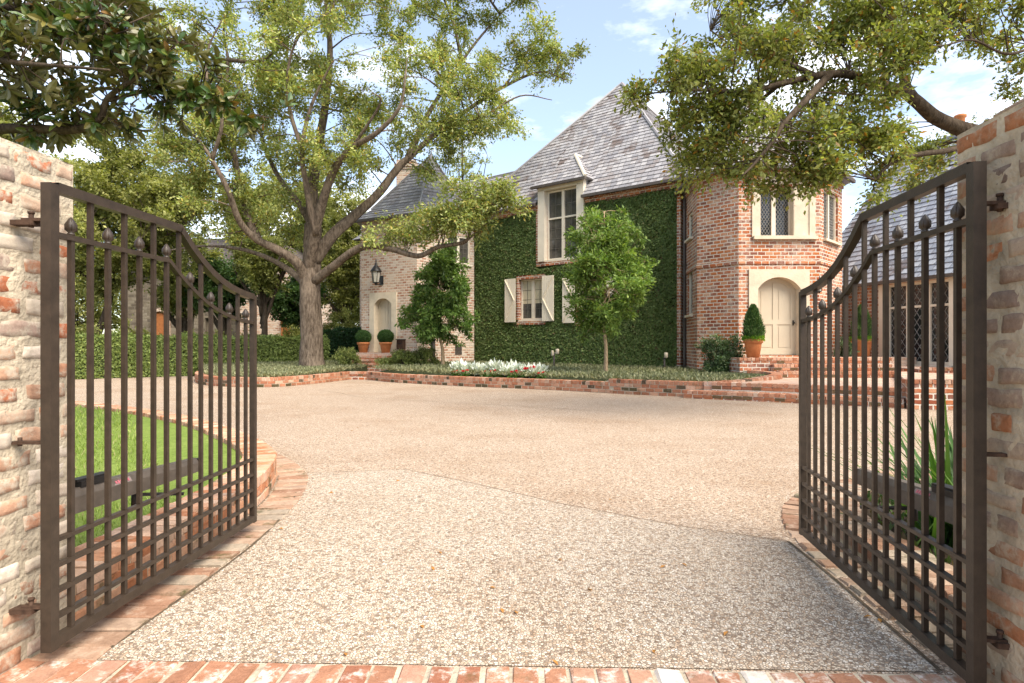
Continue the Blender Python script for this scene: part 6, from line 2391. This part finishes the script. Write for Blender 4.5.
bgtree('thin yellow leaved tree showing above the roof right of the turret', 462, 165, 30, 36, 46, 462, BG2, 26, 0.8, 150, 0.16)
bgtree('far tree behind the oak crown, left of the turret roof', 290, 215, 75, 60, 52, 290, BG2, 110, 1.4, 330, 0.24)
bgtree('far pale green tree low behind the hedge at the stone arch', 165, 300, 60, 45, 56, 165, BG2, 80, 1.3, 330, 0.24)
bgtree('far pale green tree low behind the hedge near the left pillar', 60, 300, 70, 50, 48, 60, BG2, 90, 1.3, 330, 0.22)
bgtree('far pale green tree showing between oak trunk and brick gable', 325, 290, 60, 60, 60, 325, BG2, 80, 1.5, 330, 0.26)
bgtree('pale leafless looking tree behind the garage wing roof', 985, 140, 40, 40, 44, 990, BG2, 16, 0.8, 60, 0.16)
for i, (px, Y, r, h, lab) in enumerate(((354, 36, 1.5, 4.2, 'tall loose light green shrub filling the gap left of the pale turret'), (330, 38, 1.6, 4.0, 'tall loose light green shrub beyond the short dark hedge'), (300, 38, 1.6, 2.8, 'loose green shrub just left of the oak trunk, beyond the hedge'), (70, 27, 1.3, 2.6, 'loose yellow green shrub behind the hedge next to the limewashed pillar'), (105, 29, 1.2, 2.3, 'loose yellow green shrub behind the hedge, below the live oak branches'),
                                        (136, 30, 1.1, 2.5, 'loose yellow green shrub behind the hedge left of the stone arch'), (212, 33, 1.2, 2.3, 'loose yellow green shrub behind the hedge right of the stone arch'),
                                        (250, 34, 1.1, 2.2, 'loose yellow green shrub behind the hedge at the brick gable'), (182, 31.5, 1.0, 2.1, 'low loose shrub behind the hedge before the stone arch'))):
    shrub('loose_shrub', lab, ((px - CX) / FPX * Y, Y, 0), r, r, h, 190, 0.12, BG2, group='loose shrubs behind the hedge', nclump=50, cr=0.42, mat='leaf')

# neighbour's house beyond the hedge
NH = thing('neighbour_house', (-19, 48, 0), 'brown stone and pink brick neighbouring house half hidden behind the hedge', 'house')
mb = MB()
Yn = 47.0


def nx(px, Y=Yn):
    return (px - CX) / FPX * Y


wall(mb, V(nx(125), Yn, 0), V(nx(236), Yn, 0), 0, zof(272, Yn), [(nx(155) - nx(125), nx(167) - nx(125), 0, zof(318, Yn)), (nx(178) - nx(125), nx(184) - nx(125), zof(332, Yn), zof(318, Yn)), (nx(188) - nx(125), nx(194) - nx(125), zof(332, Yn), zof(318, Yn)), (nx(205) - nx(125), nx(212) - nx(125), zof(332, Yn), zof(318, Yn))], 0.3)
wall(mb, V(nx(236), Yn, 0), V(nx(236), Yn + 9, 0), 0, zof(272, Yn))
wall(mb, V(nx(125), Yn + 9, 0), V(nx(125), Yn, 0), 0, zof(272, Yn))
mb.build('stone_wall', M['wall_stone'], NH)
mb = MB()
zg = zof(270, 44)
wall(mb, V(nx(240, 44), 44, 0), V(nx(292, 44), 44, 0), 0, zg)
wall(mb, V(nx(292, 44), 44, 0), V(nx(292, 44), 54, 0), 0, zg)
wall(mb, V(nx(240, 44), 54, 0), V(nx(240, 44), 44, 0), 0, zg)
gm = (nx(240, 44) + nx(292, 44)) / 2
mb.face([V(nx(240, 44), 44, zg), V(nx(292, 44), 44, zg), V(gm, 44, zg + 2.4)], [(0, 0), (3.8, 0), (1.9, 2.4)])
mb.build('brick_gable', M['wall_far'], NH)
mb = MB()
for sg in (-1, 1):
    xe = gm + sg * (nx(292, 44) - gm + 0.3)
    roof_face(mb, (V(xe, 43.7, zg - 0.2), V(xe, 54, zg - 0.2), V(gm, 54, zg + 2.45), V(gm, 43.7, zg + 2.45)))
ze = zof(272, Yn)
roof_face(mb, (V(nx(120), Yn - 0.4, ze - 0.1), V(nx(238), Yn - 0.4, ze - 0.1), V(nx(238), Yn + 4.5, ze + 3.4), V(nx(120), Yn + 4.5, ze + 3.4)))
roof_face(mb, (V(nx(238), Yn + 9.4, ze - 0.1), V(nx(120), Yn + 9.4, ze - 0.1), V(nx(120), Yn + 4.5, ze + 3.4), V(nx(238), Yn + 4.5, ze + 3.4)))
mb.build('roof', M['roof_dark'], NH)
mb = MB()
a0, a1, zt = nx(153), nx(169), zof(318, Yn)
pts = [(a0, 0), (a0, zt)] + [((a0 + a1) / 2 + (a1 - a0) / 2 * math.cos(math.pi - t * math.pi / 10), zt + (a1 - a0) / 2 * math.sin(t * math.pi / 10)) for t in range(1, 10)] + [(a1, zt), (a1, 0)]
for p, q in zip(pts, pts[1:]):
    mb.bar(V(p[0], Yn - 0.08, p[1]), V(q[0], Yn - 0.08, q[1]), 0.2, 0.22, V(0, 1, 0))
mb.face([V(x_, Yn - 0.03, z_) for x_, z_ in pts[::-1]], None, None, 1)
mb.build('arched_doorway', [M['wall_far'], M['wood']], NH)
mb = MB()
mb.box((nx(286, 43.9), 43.9, zof(330, 43.9)), (0.7, 0.12, 1.7))
mb.build('door', M['wood'], NH)
# ------------------------------------------------------------------ sky, sun, camera
SUN = V(0.44, -0.46, 0.77).normalized()
elev = math.asin(SUN.z)
azim = math.atan2(SUN.x, SUN.y)
W = bpy.data.worlds.new('World')
SC.world = W
W.use_nodes = True
nt = W.node_tree
bg = nt.nodes['Background']
sky = nt.nodes.new('ShaderNodeTexSky')
sky.sky_type = 'NISHITA'
sky.sun_disc = False
sky.sun_elevation = elev
sky.sun_rotation = azim
sky.air_density = 1.0
sky.dust_density = 0.8
sky.ozone_density = 1.0
tc_ = nt.nodes.new('ShaderNodeTexCoord')
mp = nt.nodes.new('ShaderNodeMapping')
mp.inputs['Scale'].default_value = (1.0, 1.0, 2.6)
mp.inputs['Location'].default_value = (8.22, 7.26, 1.98)
nt.links.new(tc_.outputs['Generated'], mp.inputs['Vector'])
nz = nt.nodes.new('ShaderNodeTexNoise')
nz.inputs['Scale'].default_value = 2.6
nz.inputs['Detail'].default_value = 7.0
nz.inputs['Roughness'].default_value = 0.58
nt.links.new(mp.outputs[0], nz.inputs['Vector'])
rp_ = nt.nodes.new('ShaderNodeValToRGB')
rp_.color_ramp.elements[0].position = CLOUD_LO
rp_.color_ramp.elements[0].color = (0.11, 0.11, 0.11, 1)
rp_.color_ramp.elements[1].position = CLOUD_HI
nt.links.new(nz.outputs[0], rp_.inputs[0])
mx = nt.nodes.new('ShaderNodeMix')
mx.data_type = 'RGBA'
nt.links.new(rp_.outputs[0], mx.inputs[0])
nt.links.new(sky.outputs[0], mx.inputs[6])
mx.inputs[7].default_value = CLOUD_COL
nt.links.new(mx.outputs[2], bg.inputs['Color'])
bg.inputs['Strength'].default_value = SKY_STR

sl = bpy.data.lights.new('sun', 'SUN')
sl.energy = SUN_E
sl.angle = R(SUN_ANG)
sl.color = (1.0, 0.90, 0.76)
so = bpy.data.objects.new('sun', sl)
COL.objects.link(so)
so.rotation_euler = (-SUN).to_track_quat('-Z', 'Y').to_euler()
so.location = (20, -10, 40)

cam = bpy.data.cameras.new('camera')
cam.sensor_width = 36.0
cam.lens = FPX / 1024.0 * 36.0
cam.shift_y = (HY - 341.5) / 1024.0
cam.clip_start = 0.05
cam.clip_end = 2000
co_ = bpy.data.objects.new('camera', cam)
COL.objects.link(co_)
co_.location = (0, 0, CAM_H)
co_.rotation_euler = (R(90), 0, 0)
SC.camera = co_
vs = SC.view_settings
vs.view_transform = 'Standard'
vs.look = 'None'
vs.exposure = EXPOSURE
vs.gamma = 1.0
vs.use_curve_mapping = False
SC.render.engine = 'CYCLES'
SC.cycles.max_bounces = 8
SC.cycles.diffuse_bounces = 4
SC.cycles.transmission_bounces = 6
SC.cycles.use_denoising = True
